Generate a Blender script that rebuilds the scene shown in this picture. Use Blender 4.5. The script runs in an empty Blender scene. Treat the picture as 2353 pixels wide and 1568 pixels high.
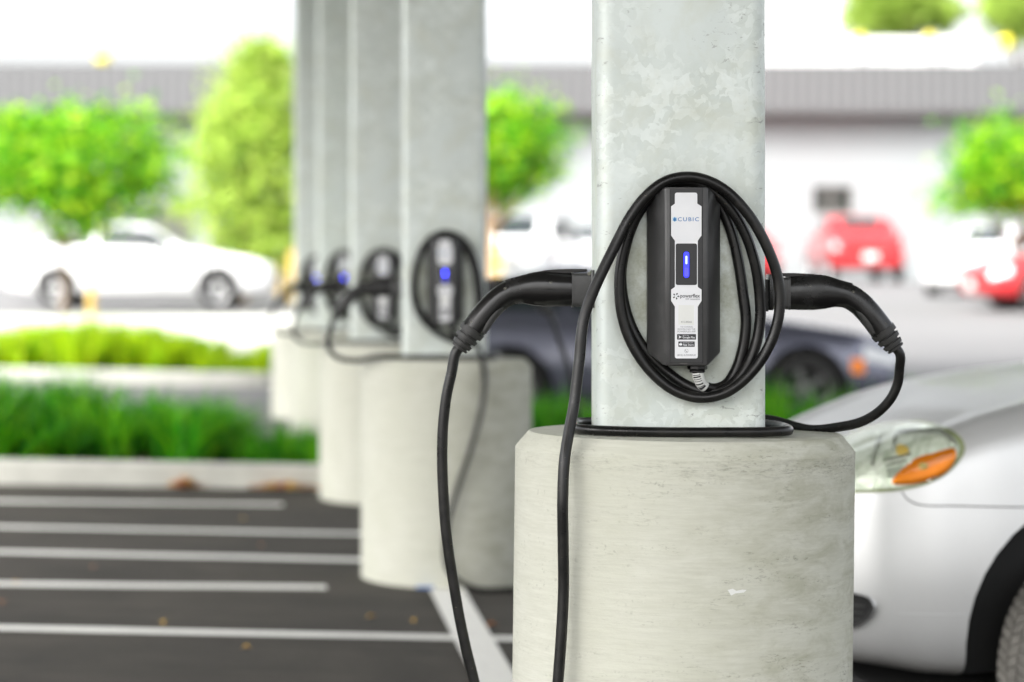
import bpy, bmesh, math, random
import numpy as np
from mathutils import Vector, Matrix
from mathutils.bvhtree import BVHTree
from mathutils.geometry import delaunay_2d_cdt

random.seed(7)
RNG = np.random.default_rng(11)
PI = math.pi
scene = bpy.context.scene
COL = scene.collection

# ------------------------------------------------------------------ survey
# Sight lines of the survey: F = focal length in survey units, eye height EYE, horizon row HZ.
F, CX, HZ, EYE = 5555.7, 1176.5, 655.0, 1.45
def at(px, py, y):
    return Vector(((px - CX) / F * y, y, EYE - (py - HZ) / F * y))
ZY = [(-60, -1.27), (10.26, .1448), (19.2, .325), (21, .30), (22.5, .31), (25, .37), (28, .52), (40.5, 1.05), (57, 1.53), (900, 1.53)]
def gz(x, y):                                   # height of the ground
    z = float(np.interp(y, [a for a, b in ZY], [b for a, b in ZY]))
    c = -.03 * float(np.interp(y, [22, 30], [1, 0]))
    return z + c * max(-12.0, min(12.0, x))
def on_ground(px, py):                          # sight line met with the near lot's plane
    A = .1448 - .02016 * 10.26
    y = (EYE - A) / ((py - HZ) / F + .02016 - .03 * (px - CX) / F)
    return ((px - CX) / F * y, y)

# ------------------------------------------------------------------ object helpers
def link(name, me, parent=None, loc=None):
    o = bpy.data.objects.new(name, me)
    COL.objects.link(o)
    if parent is not None: o.parent = parent
    if loc is not None: o.location = loc
    return o
def tag(o, label=None, cat=None, group=None, kind=None):
    if label: o['label'] = label
    if cat: o['category'] = cat
    if group: o['group'] = group
    if kind: o['kind'] = kind
    return o
def empty(name, loc, rz=0):
    o = link(name, None)
    o.location = loc; o.rotation_euler = (0, 0, rz)
    o.empty_display_size = .1
    return o
def mesh(verts, faces, mats, smooth=False, angle=None, idx=None):
    me = bpy.data.meshes.new('mesh')
    me.from_pydata([tuple(v) for v in verts], [], [tuple(int(i) for i in f) for f in faces])
    for m in (mats if isinstance(mats, (list, tuple)) else [mats]): me.materials.append(m)
    if idx is not None:
        me.polygons.foreach_set('material_index', np.asarray(idx, dtype=np.int32))
    finish(me, smooth, angle)
    return me
def finish(me, smooth=False, angle=None):
    if smooth or angle is not None:
        me.polygons.foreach_set('use_smooth', [True] * len(me.polygons))
        if angle is not None: me.set_sharp_from_angle(angle=math.radians(angle))
    me.update()
def bm_mesh(bm, mats, smooth=False, angle=None):
    me = bpy.data.meshes.new('mesh')
    bmesh.ops.recalc_face_normals(bm, faces=bm.faces[:])
    bm.to_mesh(me); bm.free()
    for m in (mats if isinstance(mats, (list, tuple)) else [mats]): me.materials.append(m)
    finish(me, smooth, angle)
    return me
def join(parts):                                # [(verts, faces)] -> verts, faces of ONE part
    V, Fc = [], []
    for v, f in parts:
        n = len(V); V += [tuple(p) for p in v]; Fc += [tuple(i + n for i in q) for q in f]
    return V, Fc
def box(c, s):
    x, y, z = c; a, b, d = s[0] / 2, s[1] / 2, s[2] / 2
    v = [(x + i * a, y + j * b, z + k * d) for i in (-1, 1) for j in (-1, 1) for k in (-1, 1)]
    return v, [(0, 1, 3, 2), (4, 6, 7, 5), (0, 4, 5, 1), (2, 3, 7, 6), (0, 2, 6, 4), (1, 5, 7, 3)]
def bevelled(parts, w, seg=2):
    bm = bmesh.new()
    for v, f in parts:
        vs = [bm.verts.new(p) for p in v]
        for q in f: bm.faces.new([vs[i] for i in q])
    bmesh.ops.recalc_face_normals(bm, faces=bm.faces[:])
    es = [e for e in bm.edges if len(e.link_faces) == 2 and e.calc_face_angle(0) > .3]
    bmesh.ops.bevel(bm, geom=es, offset=w, segments=seg, affect='EDGES', profile=.5, clamp_overlap=True)
    return bm
def extrude_poly(pts, y0, y1, bm=None):          # (x, z) outline -> slab between y0 and y1
    bm = bm or bmesh.new()
    a = [bm.verts.new((p[0], y0, p[1])) for p in pts]
    b = [bm.verts.new((p[0], y1, p[1])) for p in pts]
    n = len(pts)
    bm.faces.new(a); bm.faces.new(b[::-1])
    for i in range(n): bm.faces.new((a[i], b[i], b[(i + 1) % n], a[(i + 1) % n]))
    return bm
def rounded(pts, r, n=4):                       # round every corner of a closed outline
    out = []
    N = len(pts)
    for i in range(N):
        p = Vector(pts[i]).to_2d(); a = Vector(pts[i - 1]).to_2d(); b = Vector(pts[(i + 1) % N]).to_2d()
        ri = r[i] if isinstance(r, (list, tuple)) else r
        if ri <= 0: out.append((p.x, p.y)); continue
        da, db = (a - p), (b - p)
        t = min(ri, da.length * .49, db.length * .49)
        q0, q1 = p + da.normalized() * t, p + db.normalized() * t
        for k in range(n + 1):
            s = k / n
            q = q0 * (1 - s) ** 2 + p * 2 * s * (1 - s) + q1 * s ** 2
            out.append((q.x, q.y))
    return out
def catmull(P, per=8, closed=False):
    P = np.asarray(P, float)
    if closed: Q = np.vstack([P[-1], P, P[0], P[1]])
    else: Q = np.vstack([2 * P[0] - P[1], P, 2 * P[-1] - P[-2]])
    out = []
    for i in range(1, len(Q) - 2):
        p0, p1, p2, p3 = Q[i - 1:i + 3]
        # centripetal parametrisation keeps the curve free of loops
        t0 = 0; t1 = t0 + max(1e-6, np.linalg.norm(p1 - p0)) ** .5
        t2 = t1 + max(1e-6, np.linalg.norm(p2 - p1)) ** .5; t3 = t2 + max(1e-6, np.linalg.norm(p3 - p2)) ** .5
        for t in np.linspace(t1, t2, per, endpoint=False):
            A1 = (t1 - t) / (t1 - t0) * p0 + (t - t0) / (t1 - t0) * p1
            A2 = (t2 - t) / (t2 - t1) * p1 + (t - t1) / (t2 - t1) * p2
            A3 = (t3 - t) / (t3 - t2) * p2 + (t - t2) / (t3 - t2) * p3
            B1 = (t2 - t) / (t2 - t0) * A1 + (t - t0) / (t2 - t0) * A2
            B2 = (t3 - t) / (t3 - t1) * A2 + (t - t1) / (t3 - t1) * A3
            out.append((t2 - t) / (t2 - t1) * B1 + (t - t1) / (t2 - t1) * B2)
    if not closed: out.append(P[-1])
    return np.array(out)
def tube(P, r, seg=14, per=8, smooth_path=True):
    P = catmull(P, per) if smooth_path else np.asarray(P, float)
    n = len(P)
    R = np.broadcast_to(r, (n,)) if np.ndim(r) == 0 else np.interp(np.linspace(0, 1, n), np.linspace(0, 1, len(r)), r)
    T = np.gradient(P, axis=0); T /= np.linalg.norm(T, axis=1)[:, None] + 1e-12
    N0 = np.cross(T[0], (0, 0, 1.0))
    if np.linalg.norm(N0) < .1: N0 = np.cross(T[0], (0, 1.0, 0))
    N0 /= np.linalg.norm(N0)
    V = []
    for i in range(n):
        N0 = N0 - T[i] * np.dot(N0, T[i]); N0 /= np.linalg.norm(N0)
        B = np.cross(T[i], N0)
        for k in range(seg):
            a = 2 * PI * k / seg
            V.append(P[i] + R[i] * (math.cos(a) * N0 + math.sin(a) * B))
    Fc = []
    for i in range(n - 1):
        for k in range(seg):
            k2 = (k + 1) % seg
            Fc.append((i * seg + k, i * seg + k2, (i + 1) * seg + k2, (i + 1) * seg + k))
    Fc.append(tuple(range(seg))[::-1]); Fc.append(tuple(range((n - 1) * seg, n * seg)))
    return V, Fc
def lathe(prof, seg=48, axis='z', c=(0, 0, 0)):   # (radius, height) profile around an axis, open ends closed on the axis
    V, Fc = [], []
    for r, h in prof:
        for k in range(seg):
            a = 2 * PI * k / seg
            x, y = r * math.cos(a), r * math.sin(a)
            p = (x, y, h) if axis == 'z' else (x, h, y)
            V.append((p[0] + c[0], p[1] + c[1], p[2] + c[2]))
    for i in range(len(prof) - 1):
        for k in range(seg):
            k2 = (k + 1) % seg
            Fc.append((i * seg + k, i * seg + k2, (i + 1) * seg + k2, (i + 1) * seg + k))
    return V, Fc
def copy_tree(o, parent=None):
    c = o.copy(); COL.objects.link(c)
    if parent is not None: c.parent = parent
    for ch in [x for x in bpy.data.objects if x.parent is o]: copy_tree(ch, c)
    return c

# ------------------------------------------------------------------ materials
class NT:
    def __init__(s, name):
        s.m = bpy.data.materials.new(name); s.m.use_nodes = True
        s.t = s.m.node_tree; s.p = s.t.nodes['Principled BSDF']; s.out = s.t.nodes['Material Output']
    def n(s, typ, **kw):
        nd = s.t.nodes.new(typ)
        for k, v in kw.items():
            if k in nd.inputs.keys(): nd.inputs[k].default_value = v
            else: setattr(nd, k, v)
        return nd
    def l(s, a, b): s.t.links.new(a, b)
    def coord(s, scale=(1, 1, 1), rot=(0, 0, 0), loc=(0, 0, 0)):
        tc = s.n('ShaderNodeTexCoord'); mp = s.n('ShaderNodeMapping')
        mp.inputs['Scale'].default_value = scale; mp.inputs['Rotation'].default_value = rot; mp.inputs['Location'].default_value = loc
        s.l(tc.outputs['Object'], mp.inputs['Vector'])
        return mp.outputs['Vector']
    def noise(s, vec, scale, detail=4, rough=.55, dist=0):
        nd = s.n('ShaderNodeTexNoise'); nd.inputs['Scale'].default_value = scale
        nd.inputs['Detail'].default_value = detail; nd.inputs['Roughness'].default_value = rough; nd.inputs['Distortion'].default_value = dist
        s.l(vec, nd.inputs['Vector']); return nd.outputs['Fac']
    def ramp(s, fac, stops, interp='LINEAR'):
        r = s.n('ShaderNodeValToRGB'); r.color_ramp.interpolation = interp
        e = r.color_ramp.elements
        while len(e) < len(stops): e.new(.5)
        for el, (p, c) in zip(e, stops):
            el.position = p; el.color = (c, c, c, 1) if np.ndim(c) == 0 else (*c, 1)
        s.l(fac, r.inputs['Fac']); return r.outputs['Color']
    def mix(s, fac, a, b, blend='MIX'):
        m = s.n('ShaderNodeMix', data_type='RGBA', blend_type=blend)
        for sock, v in ((m.inputs[0], fac), (m.inputs[6], a), (m.inputs[7], b)):
            if hasattr(v, 'is_output'): s.l(v, sock)
            elif np.ndim(v) == 0: sock.default_value = v if sock.type == 'VALUE' else (v, v, v, 1)
            else: sock.default_value = (*v, 1)
        return m.outputs[2]
    def math(s, op, a, b=0.0):
        m = s.n('ShaderNodeMath', operation=op)
        for sock, v in ((m.inputs[0], a), (m.inputs[1], b)):
            if hasattr(v, 'is_output'): s.l(v, sock)
            else: sock.default_value = v
        return m.outputs[0]
    def set(s, base=None, rough=None, metal=None, **kw):
        for k, v in (('Base Color', base), ('Roughness', rough), ('Metallic', metal), *kw.items()):
            if v is None: continue
            if hasattr(v, 'is_output'): s.l(v, s.p.inputs[k])
            elif np.ndim(v) == 0: s.p.inputs[k].default_value = v
            else: s.p.inputs[k].default_value = (*v, 1) if len(v) == 3 and s.p.inputs[k].type == 'RGBA' else v
        return s
    def bump(s, h, strength=.3, dist=.01):
        b = s.n('ShaderNodeBump'); b.inputs['Strength'].default_value = strength; b.inputs['Distance'].default_value = dist
        s.l(h, b.inputs['Height']); s.l(b.outputs['Normal'], s.p.inputs['Normal']); return s
def plain(name, base, rough=.5, metal=0.0, var=.12, scale=8, bump=0, **kw):
    t = NT(name); v = t.coord()
    f = t.noise(v, scale, 5)
    c = t.ramp(f, [(.3, tuple(x * (1 - var) for x in base)), (.7, tuple(min(1, x * (1 + var)) for x in base))])
    t.set(c, rough, metal, **kw)
    if bump: t.bump(t.noise(v, scale * 12, 4), bump, .004)
    return t.m
M = {}
def concrete():
    t = NT('cast_concrete')
    v2 = t.coord((1, 1, 1)); v = t.coord((5, 5, 70), rot=(0, .035, 0)); vm = t.coord((2.2, 2.2, 26), rot=(0, .05, 0))
    v3 = t.coord((3, 3, 9), rot=(0, .08, 0))
    fine = t.noise(v, 2.6, 5, .7, .2); streak = t.noise(vm, 2.6, 6, .7, .35)
    big = t.noise(v2, 4.2, 6, .62, .5); mid = t.noise(v3, 2.7, 6, .68, .4)
    base = t.mix(t.ramp(big, [(.32, 0.0), (.68, 1.0)]), (.568, .575, .485), (.622, .626, .55))
    base = t.mix(t.math('MULTIPLY', t.ramp(streak, [(.40, 1.0), (.60, 0.0)]), .40), base, (.535, .54, .465))
    base = t.mix(t.math('MULTIPLY', t.ramp(fine, [(.38, 1.0), (.58, 0.0)]), .34), base, (.46, .46, .385))
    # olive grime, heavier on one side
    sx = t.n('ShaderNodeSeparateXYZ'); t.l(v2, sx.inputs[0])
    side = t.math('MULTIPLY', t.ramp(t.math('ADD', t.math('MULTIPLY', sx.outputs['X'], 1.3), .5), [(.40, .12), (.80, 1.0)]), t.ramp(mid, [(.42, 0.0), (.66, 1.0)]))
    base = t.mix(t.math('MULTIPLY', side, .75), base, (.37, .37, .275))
    # dark flecks dragged along the brush direction, in clusters
    v4 = t.coord((14, 14, 62), rot=(0, .07, 0))
    flecks = t.ramp(t.noise(v4, 3.4, 4, .75, .5), [(.555, 0.0), (.63, 1.0)])
    clus = t.ramp(t.noise(t.coord((2, 2, 7), rot=(0, .09, 0)), 3.2, 4, .6), [(.47, 0.0), (.62, 1.0)])
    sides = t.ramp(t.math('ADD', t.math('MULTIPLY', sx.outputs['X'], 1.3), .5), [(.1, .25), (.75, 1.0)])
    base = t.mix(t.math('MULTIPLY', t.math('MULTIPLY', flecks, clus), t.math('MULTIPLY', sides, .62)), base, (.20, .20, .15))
    pores = t.ramp(t.noise(v2, 75, 3, .6), [(.62, 0.0), (.68, .7)])
    base = t.mix(t.math('MULTIPLY', t.math('MULTIPLY', pores, clus), .45), base, (.17, .17, .13))
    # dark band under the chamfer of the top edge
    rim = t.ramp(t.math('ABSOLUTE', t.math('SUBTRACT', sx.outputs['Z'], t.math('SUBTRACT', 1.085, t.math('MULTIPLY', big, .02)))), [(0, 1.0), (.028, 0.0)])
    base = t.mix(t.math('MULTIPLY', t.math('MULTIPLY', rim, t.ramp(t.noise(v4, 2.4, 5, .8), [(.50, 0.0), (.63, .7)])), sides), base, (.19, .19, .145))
    # a paler chip scuffed off the surface
    t.set(base, .88)
    hb = t.math('ADD', t.math('MULTIPLY', fine, .5), t.math('MULTIPLY', t.noise(v2, 190, 3), .5))
    t.bump(hb, .24, .003)
    return t.m
def zinc():
    t = NT('galvanized_steel')
    v = t.coord()
    warp = t.n('ShaderNodeTexNoise'); warp.inputs['Scale'].default_value = 26; warp.inputs['Detail'].default_value = 3; t.l(v, warp.inputs['Vector'])
    vv = t.n('ShaderNodeVectorMath', operation='MULTIPLY_ADD'); t.l(warp.outputs['Color'], vv.inputs[0]); vv.inputs[1].default_value = (.05, .05, .05); t.l(v, vv.inputs[2])
    vo = t.n('ShaderNodeTexVoronoi'); vo.inputs['Scale'].default_value = 34; t.l(vv.outputs[0], vo.inputs['Vector'])
    vo2 = t.n('ShaderNodeTexVoronoi'); vo2.inputs['Scale'].default_value = 70; t.l(vv.outputs[0], vo2.inputs['Vector'])
    s1 = t.n('ShaderNodeSeparateColor'); t.l(vo.outputs['Color'], s1.inputs[0])
    s2 = t.n('ShaderNodeSeparateColor'); t.l(vo2.outputs['Color'], s2.inputs[0])
    sp = t.math('ADD', t.math('MULTIPLY', s1.outputs[0], .6), t.math('MULTIPLY', s2.outputs[1], .4))
    spang = t.ramp(sp, [(.2, (.59, .645, .605)), (.48, (.63, .685, .645)), (.56, (.695, .75, .715)), (.85, (.75, .805, .772))])
    flat = (.655, .712, .685)
    mask = t.ramp(t.noise(v, 3.1, 4, .6, .5), [(.42, 0.0), (.56, 1.0)])
    base = t.mix(mask, flat, spang)
    olive = t.math('MULTIPLY', t.ramp(t.noise(v, 5, 5, .65, .4), [(.48, 0.0), (.68, 1.0)]), .6)
    base = t.mix(olive, base, (.55, .575, .48))
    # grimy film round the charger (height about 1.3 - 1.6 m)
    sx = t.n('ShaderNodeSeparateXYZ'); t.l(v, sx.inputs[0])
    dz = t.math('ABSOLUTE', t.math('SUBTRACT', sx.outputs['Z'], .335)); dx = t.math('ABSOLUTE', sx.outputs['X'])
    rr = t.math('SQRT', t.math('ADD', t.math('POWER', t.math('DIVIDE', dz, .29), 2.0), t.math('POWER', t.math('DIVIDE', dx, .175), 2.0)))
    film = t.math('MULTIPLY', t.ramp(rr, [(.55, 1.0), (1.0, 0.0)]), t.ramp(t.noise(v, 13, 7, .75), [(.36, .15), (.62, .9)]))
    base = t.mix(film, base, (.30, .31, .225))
    v3 = t.coord((12, 12, 26))
    spots = t.ramp(t.noise(v3, 3.5, 6, .75, .8), [(.60, 0.0), (.66, 1.0)])
    where = t.ramp(t.noise(v, 4, 3), [(.52, 0.0), (.62, 1.0)])
    edge = t.ramp(dx, [(.150, 0.0), (.168, .8)])
    sm = t.math('MULTIPLY', spots, t.math('MAXIMUM', where, edge))
    base = t.mix(t.math('MULTIPLY', sm, .8), base, (.12, .125, .115))
    t.set(base, t.ramp(t.noise(v, 9, 4), [(.3, .36), (.7, .52)]), .22)
    t.bump(t.noise(v, 45, 5), .12, .002)
    return t.m
def rubber():
    t = NT('black_cable_rubber'); v = t.coord()
    f = t.noise(v, 22, 6, .7)
    base = t.mix(t.ramp(f, [(.45, 0.0), (.8, .55)]), (.006, .006, .006), (.026, .024, .020))
    spk = t.ramp(t.noise(t.coord((1, 1, 3)), 70, 4, .8), [(.66, 0.0), (.72, .8)])
    base = t.mix(spk, base, (.20, .17, .12))
    t.set(base, t.ramp(f, [(.3, .22), (.7, .46)])); t.p.inputs['Specular IOR Level'].default_value = .38
    t.bump(t.noise(v, 130, 3), .08, .002)
    return t.m
def plastic(name, base, r0=.28, r1=.45, dust=.25):
    t = NT(name); v = t.coord()
    f = t.noise(v, 14, 6, .65, .4)
    d = t.math('MULTIPLY', t.ramp(f, [(.5, 0.0), (.75, 1.0)]), dust)
    t.set(t.mix(d, base, tuple(min(1, x * 3 + .03) for x in base)), t.ramp(f, [(.35, r0), (.7, r1)]))
    t.bump(t.noise(v, 300, 2), .05, .001)
    return t.m
def asphalt():
    t = NT('asphalt'); v = t.coord()
    fine = t.noise(v, 220, 4, .7); big = t.noise(v, 1.3, 6, .68, .5); strk = t.noise(t.coord((.5, 5, 1)), 1.6, 5, .6)
    base = t.mix(t.ramp(fine, [(.3, 0.0), (.75, 1.0)]), (.026, .0242, .0215), (.080, .0745, .066))
    base = t.mix(t.math('MULTIPLY', t.ramp(big, [(.35, 0.0), (.7, 1.0)]), .85), base, (.088, .080, .068))
    base = t.mix(t.math('MULTIPLY', t.ramp(strk, [(.52, 0.0), (.7, 1.0)]), .5), base, (.026, .0245, .022))
    t.set(base, .9); t.p.inputs['Specular IOR Level'].default_value = .25; t.bump(fine, .35, .004)
    return t.m
def pale_lot():
    t = NT('pale_pavement'); v = t.coord()
    big = t.noise(v, .25, 5, .6); fine = t.noise(v, 60, 4, .7)
    strk = t.noise(t.coord((.08, 1.2, 1)), 1.3, 4)
    base = t.mix(t.ramp(big, [(.3, 0.0), (.7, 1.0)]), (.128, .127, .127), (.158, .157, .157))
    base = t.mix(t.math('MULTIPLY', t.ramp(strk, [(.5, 0.0), (.66, 1.0)]), .35), base, (.12, .118, .118))
    base = t.mix(t.math('MULTIPLY', t.ramp(fine, [(.35, 0.0), (.7, 1.0)]), .25), base, (.135, .133, .13))
    t.set(base, .88)
    return t.m
def worn_paint(name, base):
    t = NT(name); v = t.coord()
    w = t.ramp(t.noise(v, 26, 6, .75, .3), [(.58, 0.0), (.74, .5)])
    t.set(t.mix(w, base, (.12, .115, .105)), .7)
    return t.m
def leafy(name, dark, mid, light, trans=.35):
    t = NT(name)
    g = t.n('ShaderNodeNewGeometry')
    c = t.ramp(g.outputs['Random Per Island'], [(0, dark), (.5, mid), (1, light)])
    big = t.ramp(t.noise(t.coord(), 2.2, 3), [(.35, .65), (.65, 1.15)])
    c = t.mix(1.0, c, big, 'MULTIPLY')
    t.set(c, .55)
    t.p.inputs['Specular IOR Level'].default_value = .3
    tr = t.n('ShaderNodeBsdfTranslucent'); t.l(c, tr.inputs['Color'])
    mx = t.n('ShaderNodeMixShader'); mx.inputs[0].default_value = trans
    t.l(t.p.outputs[0], mx.inputs[1]); t.l(tr.outputs[0], mx.inputs[2]); t.l(mx.outputs[0], t.out.inputs['Surface'])
    return t.m
def paint(name, base, metal=.0, rough=.28, coat=.7):
    t = NT(name); v = t.coord()
    f = t.noise(v, 1.6, 4); d = t.noise(v, 40, 5, .7)
    c = t.mix(t.math('MULTIPLY', t.ramp(d, [(.5, 0.0), (.8, 1.0)]), .10), base, tuple(x * .75 + .03 for x in base))
    t.set(c, t.ramp(f, [(.3, rough * .85), (.7, rough * 1.2)]), metal)
    t.p.inputs['Coat Weight'].default_value = coat; t.p.inputs['Coat Roughness'].default_value = .06
    return t.m
def emit(name, col, strength, base=(.02, .02, .05)):
    t = NT(name); t.set(base, .3)
    v = t.coord(); f = t.noise(v, 60, 2)
    t.l(t.ramp(f, [(.3, tuple(x * .85 for x in col)), (.7, col)]), t.p.inputs['Emission Color'])
    t.p.inputs['Emission Strength'].default_value = strength
    return t.m
def ribbed():
    t = NT('ribbed_metal_band'); v = t.coord()
    w = t.n('ShaderNodeTexWave', wave_type='BANDS', bands_direction='X'); w.inputs['Scale'].default_value = 1.1; w.inputs['Distortion'].default_value = .3
    t.l(v, w.inputs['Vector'])
    big = t.noise(t.coord((.3, 1, .1)), .8, 3)
    c = t.mix(t.ramp(w.outputs['Fac'], [(.2, 0.0), (.8, 1.0)]), (.092, .0935, .095), (.115, .1165, .1185))
    c = t.mix(t.math('MULTIPLY', big, .3), c, (.13, .131, .132))
    t.set(c, .6); t.bump(w.outputs['Fac'], .4, .05)
    return t.m

M['concrete'] = concrete(); M['zinc'] = zinc(); M['rubber'] = rubber(); M['asphalt'] = asphalt(); M['lot'] = pale_lot()
M['white_paint'] = worn_paint('white_road_paint', (.84, .84, .80)); M['blue_paint'] = worn_paint('blue_road_paint', (.03, .16, .55))
M['housing'] = plastic('charcoal_plastic', (.044, .044, .044), .30, .42, .25)
M['panel'] = plastic('dark_panel_plastic', (.018, .018, .019), .38, .5, .12)
M['plug'] = plastic('black_plug_plastic', (.006, .006, .006), .15, .34, .35)
M['boot'] = plastic('dark_grey_rubber', (.03, .03, .029), .5, .65, .2)
M['label'] = plain('white_label', (.80, .81, .83), .35, 0, .02, 30)
M['sticker'] = plain('offwhite_sticker', (.76, .77, .74), .5, 0, .02, 30)
M['ink'] = plain('dark_ink', (.03, .03, .035), .5, 0, .1, 50)
M['grey_ink'] = plain('grey_ink', (.19, .19, .21), .5, 0, .1, 50)
M['blue_ink'] = plain('blue_ink', (.02, .17, .45), .4, 0, .1, 50)
M['pale_blue_ink'] = plain('pale_blue_ink', (.30, .56, .80), .4, 0, .1, 50)
M['led'] = emit('blue_light', (.022, .03, 1.0), 2.6)
M['led_core'] = emit('blue_white_light', (.045, .06, 1.0), 34.0)
M['led_dim'] = emit('dim_blue_light', (.14, .13, .95), .9)
M['steel'] = plain('screw_steel', (.16, .155, .13), .4, .8, .15, 90)
M['kerb'] = plain('kerb_concrete', (.50, .50, .455), .85, 0, .1, 6, .2)
M['soil'] = plain('planting_soil', (.085, .055, .03), .95, 0, .4, 9, .6)
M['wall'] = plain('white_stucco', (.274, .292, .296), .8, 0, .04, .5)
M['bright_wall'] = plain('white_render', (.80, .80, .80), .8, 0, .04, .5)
M['band'] = ribbed()
M['soffit'] = plain('grey_fascia', (.075, .073, .073), .7, 0, .1, 1)
M['frame'] = plain('window_frame_metal', (.13, .125, .115), .5, .1, .08, 4)
M['dark_glass'] = plain('dark_window_glass', (.03, .034, .03), .3, 0, .3, 1.2)
M['car_glass'] = plain('car_glass', (.018, .026, .026), .06, 0, .2, 2)
M['silver'] = paint('silver_car_paint', (.66, .668, .668), .50, .36, .15)
M['slate'] = paint('slate_blue_car_paint', (.15, .155, .205), .62, .24)
M['white_car'] = paint('white_car_paint', (.80, .80, .80), 0, .3)
M['red_car'] = paint('red_car_paint', (.42, .012, .016), 0, .3)
M['black_trim'] = plain('black_trim', (.010, .010, .010), .7, 0, .2, 12)
M['tyre'] = plain('tyre_rubber', (.028, .027, .026), .8, 0, .2, 20, .2)
M['tread'] = plain('worn_tread_rubber', (.21, .20, .18), .85, 0, .25, 25, .3)
M['rim'] = plain('alloy_rim', (.62, .62, .63), .3, .7, .05, 6)
M['dark_rim'] = plain('dark_alloy_rim', (.20, .20, .20), .35, .6, .1, 6)
M['lamp_glass'] = plain('pale_lamp_lens', (.75, .76, .76), .12, .2, .1, 5)
M['amber'] = plain('amber_lens', (1.0, .245, .001), .35, .45, .10, 30)
M['red_lens'] = plain('red_lens', (.5, .02, .02), .2, 0, .1, 8)
M['plate'] = plain('number_plate_white', (.78, .78, .76), .4, 0, .03, 10)
M['bark'] = plain('tree_bark', (.16, .11, .07), .9, 0, .3, 14, .5)
M['bark_tan'] = plain('tan_bark', (.36, .23, .12), .9, 0, .3, 14, .5)
M['stake'] = plain('yellow_stake_wood', (.62, .42, .10), .7, 0, .15, 6)
M['leaf_round'] = leafy('bright_green_leaves', (.015, .17, .006), (.15, .48, .008), (.52, .74, .02), .42)
M['leaf_feather'] = leafy('feathery_yellow_green_leaves', (.20, .38, .04), (.44, .60, .09), (.62, .76, .16), .42)
M['leaf_far'] = leafy('far_olive_green_leaves', (.25, .40, .05), (.36, .52, .08), (.48, .62, .13), .4)
M['palm_leaf'] = leafy('palm_green_leaves', (.20, .32, .16), (.26, .38, .20), (.34, .46, .26), .4)
M['grass'] = leafy('deep_green_grass_blades', (.003, .085, .002), (.045, .38, .004), (.28, .66, .012), .42)
M['ground_cover'] = leafy('lime_ground_cover_leaves', (.15, .38, .002), (.36, .57, .003), (.56, .68, .004), .4)
M['dead_leaf'] = plain('dry_brown_leaf', (.42, .16, .05), .8, 0, .4, 40)
M['red_leaf'] = plain('dry_red_leaf', (.45, .04, .04), .8, 0, .3, 40)
M['gold_leaf'] = plain('dry_gold_leaf', (.60, .36, .06), .8, 0, .3, 40)
M['yellow_lamp'] = plain('yellow_lamp_plastic', (.85, .72, .03), .4, 0, .08, 6)
M['canopy'] = plain('canopy_deck_paint', (.62, .62, .60), .7, 0, .05, 1)
# ------------------------------------------------------------------ setting: terrain, lot, markings, islands
def terrain():
    ys = sorted(set([-60, -20, -5, 0, 5, 10.26, 14, 16, 19.2, 21, 22.5, 24, 25, 26, 28, 30, 33, 36, 40.5, 45, 50, 57, 80, 120, 250, 900]))
    xs = [-600, -200, -60, -30, -12, -8, -4, 0, 4, 8, 12, 30, 60, 200, 600]
    V = [(x, y, gz(x, y)) for y in ys for x in xs]; n = len(xs)
    Fc = [(j * n + i, j * n + i + 1, (j + 1) * n + i + 1, (j + 1) * n + i) for j in range(len(ys) - 1) for i in range(n - 1)]
    return mesh(V, Fc, M['lot'])
tag(link('ground', terrain()), kind='structure')
def sheet(name, pts, lift, m, ysplit=()):       # flat quad laid on the near lot's plane
    V = [(x, y, gz(x, y) + lift) for x, y in pts]
    return tag(link(name, mesh(V, [tuple(range(len(V)))], m)), kind='structure')
KD = .125                                        # the kerb line runs slightly askew
def ky(x): return 14.06 + KD * (x + 1.12)
sheet('parking_lot', [(-12, -8), (12, -8), (12, ky(12) + .02), (-12, ky(-12) + .02)], .004, M['asphalt'])
# second strip of asphalt between the planting and the far planting
lines = [((-300, 1151, 650, 1163), .11), ((-300, 1208, 900, 1232), .11), ((-300, 1265, 900, 1292), .12), ((-300, 1343, 750, 1354), .12), ((-300, 1441, 1330, 1476), .11)]
for (x0, y0, x1, y1), w in lines:
    a = Vector(on_ground(x0, y0)); b = Vector(on_ground(x1, y1)); a = a - (b - a).normalized() * 3.5; n = Vector((-(b - a).y, (b - a).x)).normalized() * w / 2
    k = 24
    top = [a.lerp(b, i / k) + n for i in range(k + 1)]; bot = [a.lerp(b, i / k) - n for i in range(k + 1)]
    for i in range(k + 1):
        j = random.uniform(-.006, .006); top[i] = top[i] + n.normalized() * j; bot[i] = bot[i] + n.normalized() * random.uniform(-.006, .006)
    sheet('road_marking', [tuple(p) for p in bot] + [tuple(p) for p in top[::-1]], .008, M['white_paint'])
a = Vector(on_ground(1022, 1352)); b = Vector(on_ground(1150, 1590)); d = (b - a).normalized(); b2 = b + d * 2.4; nrm = Vector((-d.y, d.x)) * .075
sheet('road_marking', [tuple(a + nrm), tuple(a - nrm), tuple(b2 - nrm), tuple(b2 + nrm)], .012, M['white_paint'])
p = Vector(on_ground(975, 1359))
sheet('road_marking', [(p.x - .035, p.y - .03), (p.x + .04, p.y - .03), (p.x + .04, p.y + .04), (p.x - .035, p.y + .04)], .015, M['blue_paint'])

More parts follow.
